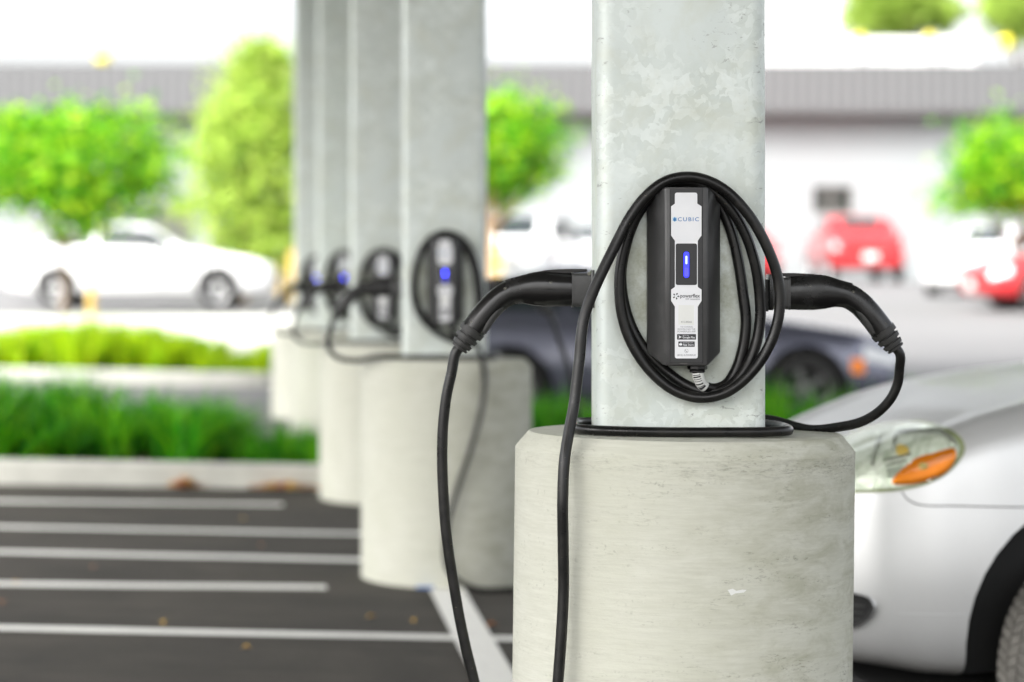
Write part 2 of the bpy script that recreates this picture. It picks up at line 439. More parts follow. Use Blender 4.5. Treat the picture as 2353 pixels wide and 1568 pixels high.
def island(name_k, pts, h=.14, kw=.15, soil=True):      # kerb ring and soil bed
    n = len(pts)
    c = Vector((sum(p[0] for p in pts) / n, sum(p[1] for p in pts) / n))
    out = rounded(pts, .5, 5); inn = []
    for i in range(len(out)):
        p = Vector(out[i]); q = Vector(out[i - 1]); r = Vector(out[(i + 1) % len(out)])
        t = (r - q).normalized(); nn = Vector((-t.y, t.x))
        inn.append(p + nn * kw)
    rings = []
    for ring, up in ((out, -.02), (out, h - .015), ([Vector(p) + (Vector(q) - Vector(p)) * .12 for p, q in zip(out, inn)], h), (inn, h), (inn, h - .06)):
        rings.append([(p[0], p[1], gz(p[0], p[1]) + up) for p in ring])
    N = len(out)
    V = [v for r in rings for v in r]
    Fc = [(k * N + i, k * N + (i + 1) % N, (k + 1) * N + (i + 1) % N, (k + 1) * N + i) for k in range(4) for i in range(N)]
    tag(link('kerb', mesh(V, Fc, M['kerb'], angle=40)), kind='structure')
    if soil:
        tag(link('soil', mesh([(v[0], v[1], v[2] + .006) for v in rings[4]], [tuple(range(N))], M['soil'])), kind='structure')
    else:
        tag(link('traffic_island', mesh([(v[0], v[1], v[2] - .002) for v in rings[3]], [tuple(range(N))], M['kerb'])), kind='structure')
XL, XR = -9.0, 9.0
island('bed', [(XL, ky(XL)), (XR, ky(XR)), (XR, ky(XR) + 2.3), (XL, ky(XL) + 2.3)])
island('far_bed', [(-12, 24.3), (-2.25, 24.6), (-2.25, 27.2), (-12, 27.0)])
island('pad', [(-4.7, 29.6), (-2.2, 29.6), (-2.2, 33.0), (-4.7, 33.0)], .16, .12, False)
island('long_pad', [(-14, 33.8), (-2.4, 34.0), (-2.4, 36.4), (-14, 36.4)], .12, .12, False)

# ------------------------------------------------------------------ planting
def blades(tufts, m, seg=4):                     # tufts: (x, y, z, count, height, spread, width)
    V, Fc = [], []
    for x, y, z, n, h, sp, w in tufts:
        for _ in range(n):
            az = RNG.uniform(0, 2 * PI); lean = RNG.uniform(.1, 1.0) ** 1.2 * sp; hh = h * RNG.uniform(.55, 1.1)
            bx, by = x + RNG.normal(0, .05), y + RNG.normal(0, .05)
            tw = RNG.uniform(0, PI); wx, wy = math.cos(tw) * w / 2, math.sin(tw) * w / 2
            base = len(V)
            for k in range(seg + 1):
                s = k / seg
                r = lean * s ** 1.8; zz = hh * (s - .38 * (lean / max(h, .05)) * s ** 2.6)
                ww = (1 - s ** 2) + .04
                cx, cy, cz = bx + math.cos(az) * r, by + math.sin(az) * r, z + zz
                V.append((cx - wx * ww, cy - wy * ww, cz)); V.append((cx + wx * ww, cy + wy * ww, cz))
            for k in range(seg):
                q = base + 2 * k; Fc.append((q, q + 1, q + 3, q + 2))
    return mesh(V, Fc, m, smooth=True)
T = []
for _ in range(95):                              # dense left part of the near bed
    x = random.uniform(-4.6, -1.75); y = ky(x) + random.uniform(.25, 1.95)
    f = 1.0 if x < -2.3 else .75
    T.append((x, y, gz(x, y) + .08, 76, .56 * f * random.uniform(.7, 1.15), .52, .016))
for _ in range(34):                              # thinner tail toward the pedestals
    x = random.uniform(-1.75, -.9); y = ky(x) + random.uniform(.22, 1.9)
    T.append((x, y, gz(x, y) + .08, 42, .24 * random.uniform(.5, 1.2), .24, .008))
for _ in range(120):                             # behind the near column, right
    x = random.uniform(-.9, 5.5); y = ky(x) + random.uniform(.3, 2.05)
    T.append((x, y, gz(x, y) + .08, 60, .40 * random.uniform(.7, 1.25), .30, .010))
for _ in range(44):                              # taller tufts between the near column and the dark sedan
    x = random.uniform(1.55, 2.7) if _ % 3 else random.uniform(.0, .6); y = ky(x) + random.uniform(.5, 2.0)
    T.append((x, y, gz(x, y) + .08, 60, (.56 if x > 1 else .46) * random.uniform(.75, 1.15), .26, .014))
tag(link('grass', blades(T, M['grass'])), 'deep green ornamental grass arching over the planting bed behind the kerb', 'grass', kind='stuff')
T = []
for _ in range(330):
    x = random.uniform(-9.5, -2.35); y = random.uniform(24.8, 26.9)
    hgt = .385 + .12 * math.sin(x * 1.7) * math.sin(x * .6 + 1)
    if -3.1 < x < -2.75: hgt *= .55
    T.append((x, y, gz(x, y) + .08, 46, max(.14, hgt) * random.uniform(.8, 1.2), .2, .03))
tag(link('ground_cover', blades(T, M['ground_cover'], 3)), 'lime green ground cover filling the farther planting strip', 'ground cover', kind='stuff')

def foliage(centers, per, sig, size, drop=0.0):
    C = np.repeat(np.asarray(centers, float), per, axis=0); n = len(C)
    P = C + RNG.normal(0, 1, (n, 3)) * np.asarray(sig)
    d = RNG.normal(0, 1, (n, 3)); d[:, 2] = d[:, 2] * .6 - drop; d /= np.linalg.norm(d, axis=1)[:, None]
    u = RNG.normal(0, 1, (n, 3)); u -= d * np.sum(u * d, axis=1)[:, None]; u /= np.linalg.norm(u, axis=1)[:, None]
    s = size * RNG.uniform(.6, 1.3, (n, 1))
    V = np.stack([P - d * s, P + u * s * .42, P + d * s, P - u * s * .42], axis=1).reshape(-1, 3)
    Fc = np.arange(n * 4).reshape(-1, 4)
    return V, Fc
def tree(label, x, y, trunk_h, crown, lumps, per, leaf, lm, bm_, name='tree', stakes=0, group=None, tr=.07, base=None, shape='round', sig=.22, off=0.0):
    z = gz(x, y) if base is None else base
    root = empty(name, (x, y, z)); tag(root, label, 'tree', group)
    rx, ry, rz, cz = crown                       # crown half-sizes and centre height above ground
    parts = [tube([(0, 0, -.05), (.02, .01, trunk_h * .5), (-.01, 0, trunk_h), (off * .4, .02, cz)], [tr, tr * .8, tr * .6, tr * .3], 10, 6)]
    for k in range(7):
        a = k * 2.4; e = Vector((math.cos(a) * rx * .7 + off, math.sin(a) * ry * .7, cz + rz * random.uniform(-.5, .5)))
        s = Vector((0, 0, trunk_h * random.uniform(.85, 1.05)))
        m_ = s.lerp(e, .5) + Vector((0, 0, -.1 * rz))
        parts.append(tube([s, m_, e], [tr * .45, tr * .3, tr * .12], 7, 5))
    link('trunk', mesh(*join(parts), bm_, smooth=True), root)
    C = []
    while len(C) < lumps:
        v = RNG.normal(0, 1, 3); v /= np.linalg.norm(v); r = RNG.uniform(.25, 1.0) ** .5
        if shape == 'round':
            lob = 1 + .17 * math.sin(3 * math.atan2(v[0], v[2]) + x) + .10 * math.sin(5 * math.atan2(v[0], v[2]) + 2 * x)
            if v[2] < -.55: r *= .8
            if math.sin(v[0] * 4.1 + x) * math.sin(v[2] * 3.7 + 2 * x) * math.sin(v[1] * 2.3 + 1) > .33 and r > .6: continue
            C.append((v[0] * rx * r * lob + off, v[1] * ry * r, cz + v[2] * rz * r * lob))
        else:                                    # tall and feathery: wide low, pointed top
            h = RNG.uniform(-1, 1); wdt = 1.0 if h < .2 else max(.10, 1 - ((h - .2) / .8) ** 1.5)
            wdt *= 1 + .13 * math.sin(h * 11 + 1) + .08 * math.sin(h * 23); lo = min(1, (h + 1.02) / .5)
            C.append((v[0] * rx * wdt * r * (.55 + .45 * lo) + .12 + .33 * max(0, h - .2) + .35 * (1 - lo), v[1] * ry * wdt * r, cz + h * rz))
    if shape != 'round':
        C = C + [(c[0] * 1.16 + RNG.normal(0, .06), c[1], c[2] + RNG.normal(0, .12)) for c in C[::5]]
    V, Fc = foliage(C, per, (sig, sig, sig * .8), leaf, .3 if shape != 'round' else 0)
    link('crown', mesh(V, Fc, lm), root)
    return root
# round street trees
def px_x(px, y): return (px - CX) / F * y
tree('broad round street tree with bright leaves, its thin trunk in front of the white sedan', px_x(145, 37.2), 37.2, 1.15, (1.64, 1.35, 1.00, 2.32), 260, 32, .085, M['leaf_round'], M['bark'], name='street_tree', tr=.06, off=.18)
tree('round bright green tree showing between the second column and the near column', px_x(1128, 44), 44, 1.35, (1.36, 1.2, 1.02, 2.75), 200, 32, .09, M['leaf_round'], M['bark_tan'], name='street_tree', tr=.12, off=.1)
tree('forked street tree with round crown above the red car at the frame edge', px_x(2335, 41), 41, .95, (1.28, 1.1, .80, 2.25), 200, 30, .085, M['leaf_round'], M['bark'], name='street_tree', tr=.06, off=.0)
tree('tall feathery yellow green tree beside the farthest column', px_x(560, 43.5), 43.5, .5, (1.08, .9, 1.9, 2.62), 330, 30, .085, M['leaf_feather'], M['bark_tan'], name='feathery_tree', tr=.06, shape='tall', sig=.23)
tree('pale green tree rising behind the white building, with its whole crown in view', px_x(2062, 95), 95, 6.0, (1.9, 1.8, 1.1, 10.9), 200, 40, .22, M['leaf_far'], M['bark'], name='background_tree', tr=.2, sig=.35)
tree('pale green tree behind the building cut off by the upper corner of the photo', px_x(2375, 92), 92, 6.0, (1.55, 1.6, 1.6, 10.6), 200, 40, .22, M['leaf_far'], M['bark'], name='background_tree', tr=.2, sig=.35)

def palm(label, x, y, top):
    z = gz(x, y); root = empty('palm_tree', (x, y, z)); tag(root, label, 'palm')
    link('trunk', mesh(*tube([(0, 0, 0), (.05, 0, top * .5), (0, 0, top)], [.2, .16, .14], 10, 5), M['bark'], smooth=True), root)
    V, Fc = [], []
    for k in range(11):
        a = k * 2 * PI / 11 + .2; up = .9 if k % 2 else .45
        for s in range(16):
            t = s / 15; r = 1.5 * t; zz = top + up * 1.35 * t - .55 * t * t
            c = Vector((math.cos(a) * r, math.sin(a) * r, zz)); d = Vector((math.cos(a), math.sin(a), .2)); q = Vector((-math.sin(a), math.cos(a), -.35))
            for sg in (-1, 1):
                b = len(V); L = .42 * math.sin(PI * min(.97, t * .85 + .12))
                V += [tuple(c), tuple(c + q * sg * L * .5 + d * .10 * sg), tuple(c + q * sg * L + d * .25), tuple(c + d * .12)]
                Fc.append((b, b + 1, b + 2, b + 3))
    link('crown', mesh(V, Fc, M['palm_leaf']), root)
palm('far palm with upswept fronds poking above the long roof', px_x(203, 75), 75, 5.9)

def stake(px, y, h, label, g='wooden stakes propping the young trees'):
    x = px_x(px, y); z = gz(x, y)
    o = link('tree_stake', mesh(*tube([(0, 0, -.05), (0, 0, h * .5), (.01, 0, h - .02), (.01, 0, h)], [.065, .062, .06, .045], 10, 3), M['stake'], smooth=True), None, (x, y, z))
    tag(o, label, 'stake', g)
stake(210, 37.0, .62, 'short yellow stake standing before the middle of the white sedan')
stake(645, 43.0, .75, 'yellow stake under the feathery tree, nearer the white sedan')
stake(671, 42.6, .95, 'yellow stake under the feathery tree, nearer the charging columns')
stake(1146, 42.0, 1.1, 'yellow stake beside the trunk of the tree between the columns')

# fallen leaves on the asphalt
def dead_leaf(px, py, s, m, label):
    x, y = on_ground(px, py)
    a = random.uniform(0, 2 * PI)
    V = [(math.cos(a) * s, math.sin(a) * s, .004), (-math.sin(a) * s * .5, math.cos(a) * s * .5, .022), (-math.cos(a) * s, -math.sin(a) * s, .006), (math.sin(a) * s * .5, -math.cos(a) * s * .5, .018), (0, 0, .010)]
    o = link('fallen_leaf', mesh(V, [(0, 1, 4), (1, 2, 4), (2, 3, 4), (3, 0, 4)], m, smooth=True), None, (x, y, gz(x, y) + .008))
    tag(o, label, 'leaf', 'fallen leaves on the asphalt')
for px, py, s, k in [(p_, q_, s_ * .72, k_) for p_, q_, s_, k_ in ((372, 1441, .035, 'gold_leaf'), (853, 1427, .035, 'gold_leaf'), (948, 1437, .03, 'gold_leaf'), (1131, 1446, .04, 'dead_leaf'), (566, 1499, .025, 'gold_leaf'), (5, 1393, .035, 'dead_leaf'), (36, 1347, .03, 'gold_leaf'), (215, 1312, .03, 'dead_leaf'), (600, 1262, .025, 'dead_leaf'), (560, 1200, .03, 'gold_leaf'))]:
    dead_leaf(px, py, s, M[k], 'single small dry leaf lying loose on the dark asphalt')
def leaf_heap(px, w, n, cols, label, hgt):
    x, y = on_ground(px, 1118); y = ky(x) - .06
    V, Fc, idx = [], [], []
    for _ in range(n):
        t = random.gauss(0, .4) * w; cx, cy, cz = t, random.uniform(-.05, .05), random.uniform(0, 1) * hgt * max(.1, 1 - abs(t) / w)
        a, b = random.uniform(0, 2 * PI), random.uniform(-.6, .6); s = random.uniform(.02, .04)
        d = Vector((math.cos(a), math.sin(a), b)) * s; q = Vector((-math.sin(a), math.cos(a), random.uniform(-.5, .5))) * s * .5; c = Vector((cx, cy, cz + .02))
        i = len(V); V += [tuple(c + d), tuple(c + q), tuple(c - d), tuple(c - q)]; Fc.append((i, i + 1, i + 2, i + 3)); idx.append(random.randrange(len(cols)))
    o = link('leaf_litter', mesh(V, Fc, [M[c] for c in cols], idx=idx), None, (x, y, gz(x, y)))
    tag(o, label, 'leaf litter', kind='stuff')
leaf_heap(430, .10, 60, ['dead_leaf', 'dead_leaf', 'gold_leaf'], 'brown heap of dry leaves against the kerb', .05)
leaf_heap(655, .26, 70, ['gold_leaf', 'dead_leaf', 'red_leaf'], 'gold and red leaves strewn along the kerb by the third pedestal', .03)

# ------------------------------------------------------------------ buildings
def building():
    Y = 62.0; z0 = 1.4; zt = 7.0; zb = at(0, 262, Y).z
    x0, x1 = -40.0, 40.0
    root = empty('industrial_building', (0, Y, 1.53)); L = lambda c: (c[0], c[1] - Y, c[2] - 1.53)
    tag(root, 'long white industrial building with grey ribbed metal band along its roof', 'building')
    wx0, wx1 = px_x(1868, Y), px_x(1960, Y); wz0, wz1 = at(0, 492, Y).z, at(0, 428, Y).z
    zt = at(0, 157, Y).z
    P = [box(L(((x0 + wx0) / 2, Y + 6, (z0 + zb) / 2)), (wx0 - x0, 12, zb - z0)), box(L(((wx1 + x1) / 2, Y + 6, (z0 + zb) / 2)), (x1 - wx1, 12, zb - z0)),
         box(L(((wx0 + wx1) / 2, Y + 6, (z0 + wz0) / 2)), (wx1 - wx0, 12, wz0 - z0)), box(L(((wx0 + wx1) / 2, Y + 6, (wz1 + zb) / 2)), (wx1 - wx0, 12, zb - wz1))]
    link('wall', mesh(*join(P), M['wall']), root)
    link('roof_band', mesh(*box(L((0, Y + 5.7, (zb + zt) / 2 + .06)), (x1 - x0 + .8, 12.6, zt - zb)), M['band']), root)
    link('fascia', mesh(*box(L((0, Y + 5.68, zb)), (x1 - x0 + .9, 12.7, .13)), M['soffit']), root)
    w = link('window', mesh(*join([box(L(((wx0 + wx1) / 2, Y + .1, wz0 + .03)), (wx1 - wx0, .1, .06)), box(L(((wx0 + wx1) / 2, Y + .1, wz1 - .03)), (wx1 - wx0, .1, .06)),
              box(L((wx0 + .03, Y + .1, (wz0 + wz1) / 2)), (.06, .1, wz1 - wz0 - .12)), box(L((wx1 - .03, Y + .1, (wz0 + wz1) / 2)), (.06, .1, wz1 - wz0 - .12)),
              box(L(((wx0 + wx1) / 2 - .05, Y + .1, (wz0 + wz1) / 2)), (.09, .1, wz1 - wz0 - .12))]), M['frame']), root)
    link('pane', mesh(*box(L(((wx0 + wx1) / 2, Y + .16, (wz0 + wz1) / 2)), (wx1 - wx0 - .02, .02, wz1 - wz0 - .02)), M['dark_glass']), w)
    # recessed slatted gate left of the feathery tree
    gx0, gx1 = px_x(300, Y), px_x(432, Y)
    P = [box(L((gx0 + (gx1 - gx0) * k / 13, Y - .06, 2.55)), (.07, .05, 2.0)) for k in range(14)]
    P += [box(L(((gx0 + gx1) / 2, Y - .02, z)), (gx1 - gx0, .03, .08)) for z in (1.7, 3.4)]
    link('gate', mesh(*join(P), M['frame']), root)
building()
def white_block():
    Y = 80.0
    root = empty('white_building', (px_x(2000, Y), Y, 1.53)); ox = px_x(2000, Y)
    tag(root, 'bright white stepped building standing behind the long grey roof', 'building')
    def blk(px0, px1, pt, dy, dep):
        a, b = px_x(px0, Y), px_x(px1, Y); t = at(0, pt, Y).z
        return box(((a + b) / 2 - ox, dy + dep / 2, (t - 1.53) / 2), (b - a, dep, t - 1.53))
    bm = bevelled([blk(1480, 1928, -60, .2, 8)], .05); link('tower', bm_mesh(bm, M['bright_wall']), root)
    bm = bevelled([blk(1932, 2245, 88, 0, 8)], .05); link('wall', bm_mesh(bm, M['bright_wall']), root)
    P = []
    for px in (2030, 2170):
        a = px_x(px, Y) - ox; t = at(0, 100, Y).z - 1.53
        P.append(box((a, -.03, t - .7), (.05, .04, 1.3)))
    for q_ in P: link('joint', mesh(*q_, M['wall']), root)
white_block()
def yellow_lamp(px, py, y, r, label):
    p = at(px, py, y); root = empty('warning_lamp', (p.x, p.y, p.z)); tag(root, label, 'lamp', 'yellow round lamps above the far roof')
    link('globe', mesh(*lathe([(.01, -r), (r * .7, -r * .7), (r, 0), (r * .7, r * .7), (.01, r)], 16, 'z'), M['yellow_lamp'], smooth=True), root)
    link('stem', mesh(*tube([(0, .02, -r), (0, .02, -r - .1), (0, .02, -r - .9)], .04, 8, 2), M['frame'], smooth=True), root)
yellow_lamp(1976, 87, 79.6, .17, 'yellow round lamp at the step of the white building')
yellow_lamp(2136, 88, 79.6, .19, 'yellow round lamp in the middle of the white building top')
yellow_lamp(2310, 100, 79.0, .26, 'largest yellow round lamp, beyond the end of the white building')
yellow_lamp(236, 135, 78.0, .26, 'yellow round lamp above the long roof beside the palm')
# ------------------------------------------------------------------ charging columns
U = .000345                                      # drawing unit of the charger, metres
def q(cx, cy): return ((cx - 556) * U, -(cy - 713.5) * U)
WC = .365                                        # column width
UNITS = [  # column x, y, pedestal x, y, pedestal top
    (.364, 5.3695, .383, 5.357, 1.124),
    (-.296, 10.63, -.288, 10.63, 1.126),
    (-.726, 13.70, -.715, 13.70, 1.120),
    (-1.143, 16.60, -1.143, 16.60, 1.126),
    (-1.567, 19.56, -1.567, 19.56, 1.126)]
ORD = ['nearest', 'second', 'third', 'fourth', 'farthest']
def column_mesh(h, r=.028):
    s = WC / 2; pts = rounded([(-s, -s), (s, -s), (s, s), (-s, s)], r * 1.35, 9)
    n = len(pts); V = [(x, y, z) for z in (0, h) for x, y in pts]
    return mesh(V, [(i, (i + 1) % n, n + (i + 1) % n, n + i) for i in range(n)] + [tuple(range(n, 2 * n))], M['zinc'], angle=40)
cm = column_mesh(3.9)
def pedestal_mesh(h):
    r = .375
    prof = [(.001, 0), (r, 0)] + [(r, h * k / 8) for k in range(1, 8)] + [(r, h - .036), (r - .003, h - .031), (r - .027, h - .003), (r - .031, h), (.001, h)]
    return mesh(*lathe(prof, 96), M['concrete'], angle=25)
for i, (cx, cy, px, py, zt) in enumerate(UNITS):
    z0 = gz(px, py) + .02
    o = link('concrete_pedestal', pedestal_mesh(zt - z0 + .06), None, (px, py, z0 - .06))
    if i == 0: o.rotation_euler = (0, .0125, 0); o.location.x = px - .0145
    tag(o, {0: 'brush streaked round concrete pedestal, the nearest and largest', 1: 'second round concrete pedestal with the painted line running to its foot', 2: 'third round concrete pedestal, just before the kerb', 3: 'fourth round concrete pedestal, its foot hidden by the grass bed', 4: 'farthest round concrete pedestal, standing on pavement beyond the grass bed'}[i], 'pedestal', 'round pedestals carrying the columns')
    o = link('steel_column', cm, None, (cx, cy, zt - .001))
    tag(o, {0: 'mottled galvanized square steel column, nearest, with the sharp charger', 1: 'second galvanized steel column, carrying the charger with a round blue light', 2: 'third galvanized steel column in the row, half hidden by the second', 3: 'fourth galvanized steel column in the row', 4: 'farthest galvanized steel column, last of the row'}[i], 'column', 'galvanized columns in a row')

# --- charger
def text_mesh(body, x0, x1, y0, y1, yd, m, bold=0.0, space=1.0):       # lettering fitted into a drawing rectangle
    cu = bpy.data.curves.new('text', 'FONT'); cu.body = body; cu.size = 1; cu.offset = bold; cu.space_character = space; cu.resolution_u = 3
    ob = bpy.data.objects.new('text', cu); COL.objects.link(ob)
    dg = bpy.context.evaluated_depsgraph_get(); me = bpy.data.meshes.new_from_object(ob.evaluated_get(dg))
    bpy.data.objects.remove(ob); bpy.data.curves.remove(cu)
    co = np.empty(len(me.vertices) * 3); me.vertices.foreach_get('co', co); co = co.reshape(-1, 3)
    mn, mx = co.min(0), co.max(0)
    ax, az = q(x0, y1); bx, bz = q(x1, y0)
    out = np.empty_like(co)
    out[:, 0] = ax + (co[:, 0] - mn[0]) / (mx[0] - mn[0]) * (bx - ax)
    out[:, 2] = az + (co[:, 1] - mn[1]) / (mx[1] - mn[1]) * (bz - az)
    out[:, 1] = yd
    me.vertices.foreach_set('co', out.ravel()); me.materials.clear(); me.materials.append(m); me.update()
    return me
def flat_polys(polys, yd, m):                    # several flat outlines in one mark
    V, Fc = [], []
    for p in polys:
        b = len(V); V += [(*(lambda a: (a[0], yd, a[1]))(q(x, y)),) for x, y in p]; Fc.append(tuple(range(b, b + len(p))))
    me = mesh(V, Fc, m); return me
def disc(cx, cy, r, n=20): return [(cx + r * math.cos(2 * PI * k / n), cy + r * math.sin(2 * PI * k / n)) for k in range(n)]
FD = -.085                                       # depth of the charger's front
def make_housing(root):
    oc = [(330, 240), (425, 168), (695, 168), (782, 240), (782, 1185), (695, 1262), (425, 1262), (330, 1185)]
    fr = [(432, 168), (690, 168), (690, 1262), (432, 1262)]
    V = [(q(*p)[0], 0, q(*p)[1]) for p in oc] + [(q(*p)[0], -.028, q(*p)[1]) for p in oc] + [(q(*p)[0], FD, q(*p)[1]) for p in fr]
    Fc = [tuple(range(8))] + [(i, (i + 1) % 8, 8 + (i + 1) % 8, 8 + i) for i in range(8)]
    Fc += [(16, 17, 18, 19), (9, 10, 17, 16), (8, 9, 16), (15, 8, 16, 19), (14, 15, 19), (13, 14, 19, 18), (12, 13, 18), (11, 12, 18, 17), (10, 11, 17)]
    hs = link('housing', bm_mesh(bevelled([(V, Fc)], .0035, 3), M['housing'], angle=25), root)
    # recessed strip outline and face panel
    pnl = rounded([q(462, 178), q(658, 178), q(658, 1242), q(462, 1242)], .002, 2)
    link('face_panel', bm_mesh(extrude_poly(pnl, FD - .0006, FD + .004), M['panel']), hs)
    lip = [[(459, 176), (462, 176), (462, 1245), (459, 1245)], [(658, 176), (661, 176), (661, 1245), (658, 1245)], [(462, 1242), (658, 1242), (658, 1245), (462, 1245)]]
    link('panel_groove', flat_polys(lip, FD - .0008, M['black_trim']), hs)
    lab = [(490, 203), (627, 203), (627, 270), (653, 287), (653, 465), (630, 497), (630, 780), (653, 796), (653, 865), (630, 900), (630, 1217), (490, 1217), (490, 900), (467, 865), (467, 796), (490, 780), (490, 497), (467, 465), (467, 287), (490, 270)]
    rr = [14, 14, 3, 3, 3, 3, 3, 3, 3, 3, 14, 14, 3, 3, 3, 3, 3, 3, 3, 3]
    lab = rounded([q(*p) for p in lab], [r * U for r in rr], 4)
    link('label_panel', bm_mesh(extrude_poly(lab, FD - .0014, FD - .0003), M['label']), hs)
    win = rounded([q(495, 514), q(625, 514), q(625, 768), q(495, 768)], 13 * U, 4)
    link('light_window', bm_mesh(extrude_poly(win, FD - .0019, FD - .0006), M['panel']), hs)
    s = rounded([q(539, 561), q(581, 561), q(581, 727), q(539, 727)], 19 * U, 6); link('light_bezel', bm_mesh(extrude_poly(s, FD - .0024, FD - .001), M['black_trim']), hs)
    s = rounded([q(543, 565), q(577, 565), q(577, 723), q(543, 723)], 16 * U, 6); link('indicator_light', bm_mesh(extrude_poly(s, FD - .0034, FD - .0015), M['led']), hs)
    s = rounded([q(555, 590), q(565, 590), q(565, 640), q(555, 640)], 5 * U, 4); link('light_core', bm_mesh(extrude_poly(s, FD - .0038, FD - .002), M['led_core']), hs)
    s = rounded([q(549, 662), q(571, 662), q(571, 714), q(549, 714)], 8 * U, 4); link('light_core', bm_mesh(extrude_poly(s, FD - .0038, FD - .002), M['led_dim']), hs)
    t1, t2 = FD - .0017, FD - .0021
    link('lettering', text_mesh('CUBIC', 508, 637, 354, 378, t1, M['blue_ink'], .006, 1.25), hs)
    hexa = [(489 + 14 * math.sin(k * PI / 3), 366 + 15 * math.cos(k * PI / 3)) for k in range(6)]
    link('logo', flat_polys([disc(489 + 12.5 * math.sin(k * PI / 3), 366 + 13 * math.cos(k * PI / 3), 3, 10) for k in range(6)] + [hexa], t1, M['pale_blue_ink']), hs)
    drop = [(489, 353), (494, 361), (497, 368), (495, 375), (489, 379), (483, 375), (481, 368), (484, 361)]
    link('logo', flat_polys([drop], t2, M['blue_ink']), hs)
    link('lettering', text_mesh('powerflex', 523, 643, 822, 852, t1, M['ink'], .015), hs)
    link('lettering', text_mesh('EDF renewables', 556, 643, 848, 859, t2, M['grey_ink']), hs)
    petals = []
    for k in range(5):
        a = k * 2 * PI / 5 + .2
        def pt(r, d): return (497 + r * math.cos(a + d), 836 + r * math.sin(a + d))
        petals.append([pt(6, 0), pt(10, -.35), pt(16, -.42), pt(21, -.2), pt(20, .12), pt(14, .15), pt(9, .18)])
    link('logo', flat_polys(petals, t1, M['ink']), hs)
    link('sticker', flat_polys([[(512, 890), (607, 892), (606, 1012), (511, 1010)]], t1, M['sticker']), hs)
    for s, x0, x1, y0, y1 in (('41C38266', 527, 594, 988, 999), ('TO CHARGE,', 523, 601, 1019, 1030), ('DOWNLOAD THE', 507, 614, 1033, 1043), ('POWERFLEX APP', 506, 616, 1047, 1058), ('(833) 4-PWRFLX', 504, 618, 1191, 1205)):
        link('lettering', text_mesh(s, x0, x1, y0, y1, t2, M['grey_ink']), hs)
    for x0, x1, y0, y1, small, big, bx in ((503, 619, 1068, 1102, 'GET IT ON', 'Google Play', 537), (511, 611, 1113, 1146, 'Download on the', 'App Store', 539)):
        b = rounded([(x0, y0), (x1, y0), (x1, y1), (x0, y1)], 4, 3)
        bd = link('badge', flat_polys([b], t1, M['ink']), hs)
        link('lettering', text_mesh(small, bx, bx + (37 if small[0] == 'G' else 62), y0 + 5, y0 + 11, t2, M['label']), hs)
        link('lettering', text_mesh(big, bx, x1 - 6, y0 + 14, y0 + 30, t2, M['label'], .012), hs)
    link('logo', flat_polys([[(512, 1076), (531, 1086), (512, 1096), (517, 1086)]], t2, M['label']), hs)
    link('logo', flat_polys([disc(522, 1131, 7, 14), disc(528, 1131, 7, 14), [(524, 1122), (530, 1115), (528, 1123)]], t2, M['label']), hs)
    ring = disc(560, 1171, 12); rin = disc(560, 1171, 10.5)
    link('logo', flat_polys([[ring[k], ring[(k + 1) % 20], rin[(k + 1) % 20], rin[k]] for k in range(20)] + [[(554, 1164), (558, 1165), (557, 1169), (562, 1175), (566, 1174), (567, 1178), (562, 1179), (555, 1172)]], t1, M['grey_ink']), hs)
    P = [(q(625, 1240)[0], -.045, q(0, 1240)[1]), (q(628, 1262)[0], -.045, q(0, 1262)[1]), (q(632, 1285)[0], -.046, q(0, 1285)[1]), (q(636, 1306)[0], -.046, q(0, 1306)[1])]
    g = [lathe([(.001, q(0, a)[1]), (rad * .9, q(0, a)[1]), (rad, q(0, a + 6)[1]), (rad, q(0, b - 6)[1]), (rad * .9, q(0, b)[1]), (.001, q(0, b)[1])], 12 if rad < .02 else 8, 'z', (q(636, 0)[0], -.045, 0)) for a, b, rad in ((1262, 1290, .0215), (1290, 1308, .017))]
    link('cable_gland', mesh(*join(g), M['plug'], angle=35), hs)
    b = flat_polys([[(520 + 6 * k, 1246), (523 + 6 * k, 1245), (524 + 6 * k, 1251), (519 + 6 * k, 1250)] for k in range(8)], FD - .001, M['frame'])
    link('scuff_mark', b, hs)
    return hs

# --- plug: swept in the x-z plane, pointing away from the column by SG (-1 left, +1 right)
PL = .000282                                     # a lifesize step of the plug drawing
PLS = {-1: 1.0, 1: .94}
def lp(cx, cy, sg): return (sg * (1275 - cx) * PL * PLS[sg], -(cy - 330) * PL * PLS[sg])
def sweep_xz(pts, hh, ht, sg, n=18, power=2.6, per=6):
    P = catmull([(*lp(x, y, sg),) for x, y in pts], per); k = len(P)
    H = np.interp(np.linspace(0, 1, k), np.linspace(0, 1, len(hh)), hh) * PL
    W = np.interp(np.linspace(0, 1, k), np.linspace(0, 1, len(ht)), ht) * PL
    T = np.gradient(P, axis=0); T /= np.linalg.norm(T, axis=1)[:, None]
    V = []
    for i in range(k):
        nx, nz = -T[i, 1], T[i, 0]
        for a in range(n):
            th = 2 * PI * a / n; c, s = math.cos(th), math.sin(th)
            u = math.copysign(abs(c) ** (2 / power), c) * H[i]; w = math.copysign(abs(s) ** (2 / power), s) * W[i]
            V.append((P[i, 0] + nx * u, w, P[i, 1] + nz * u))
    Fc = [(i * n + a, i * n + (a + 1) % n, (i + 1) * n + (a + 1) % n, (i + 1) * n + a) for i in range(k - 1) for a in range(n)]
    Fc += [tuple(range(n)), tuple(range((k - 1) * n, k * n))[::-1]]
    return V, Fc
def fix(me):
    bm = bmesh.new(); bm.from_mesh(me); bmesh.ops.recalc_face_normals(bm, faces=bm.faces[:]); bm.to_mesh(me); bm.free(); return me
PM = {}
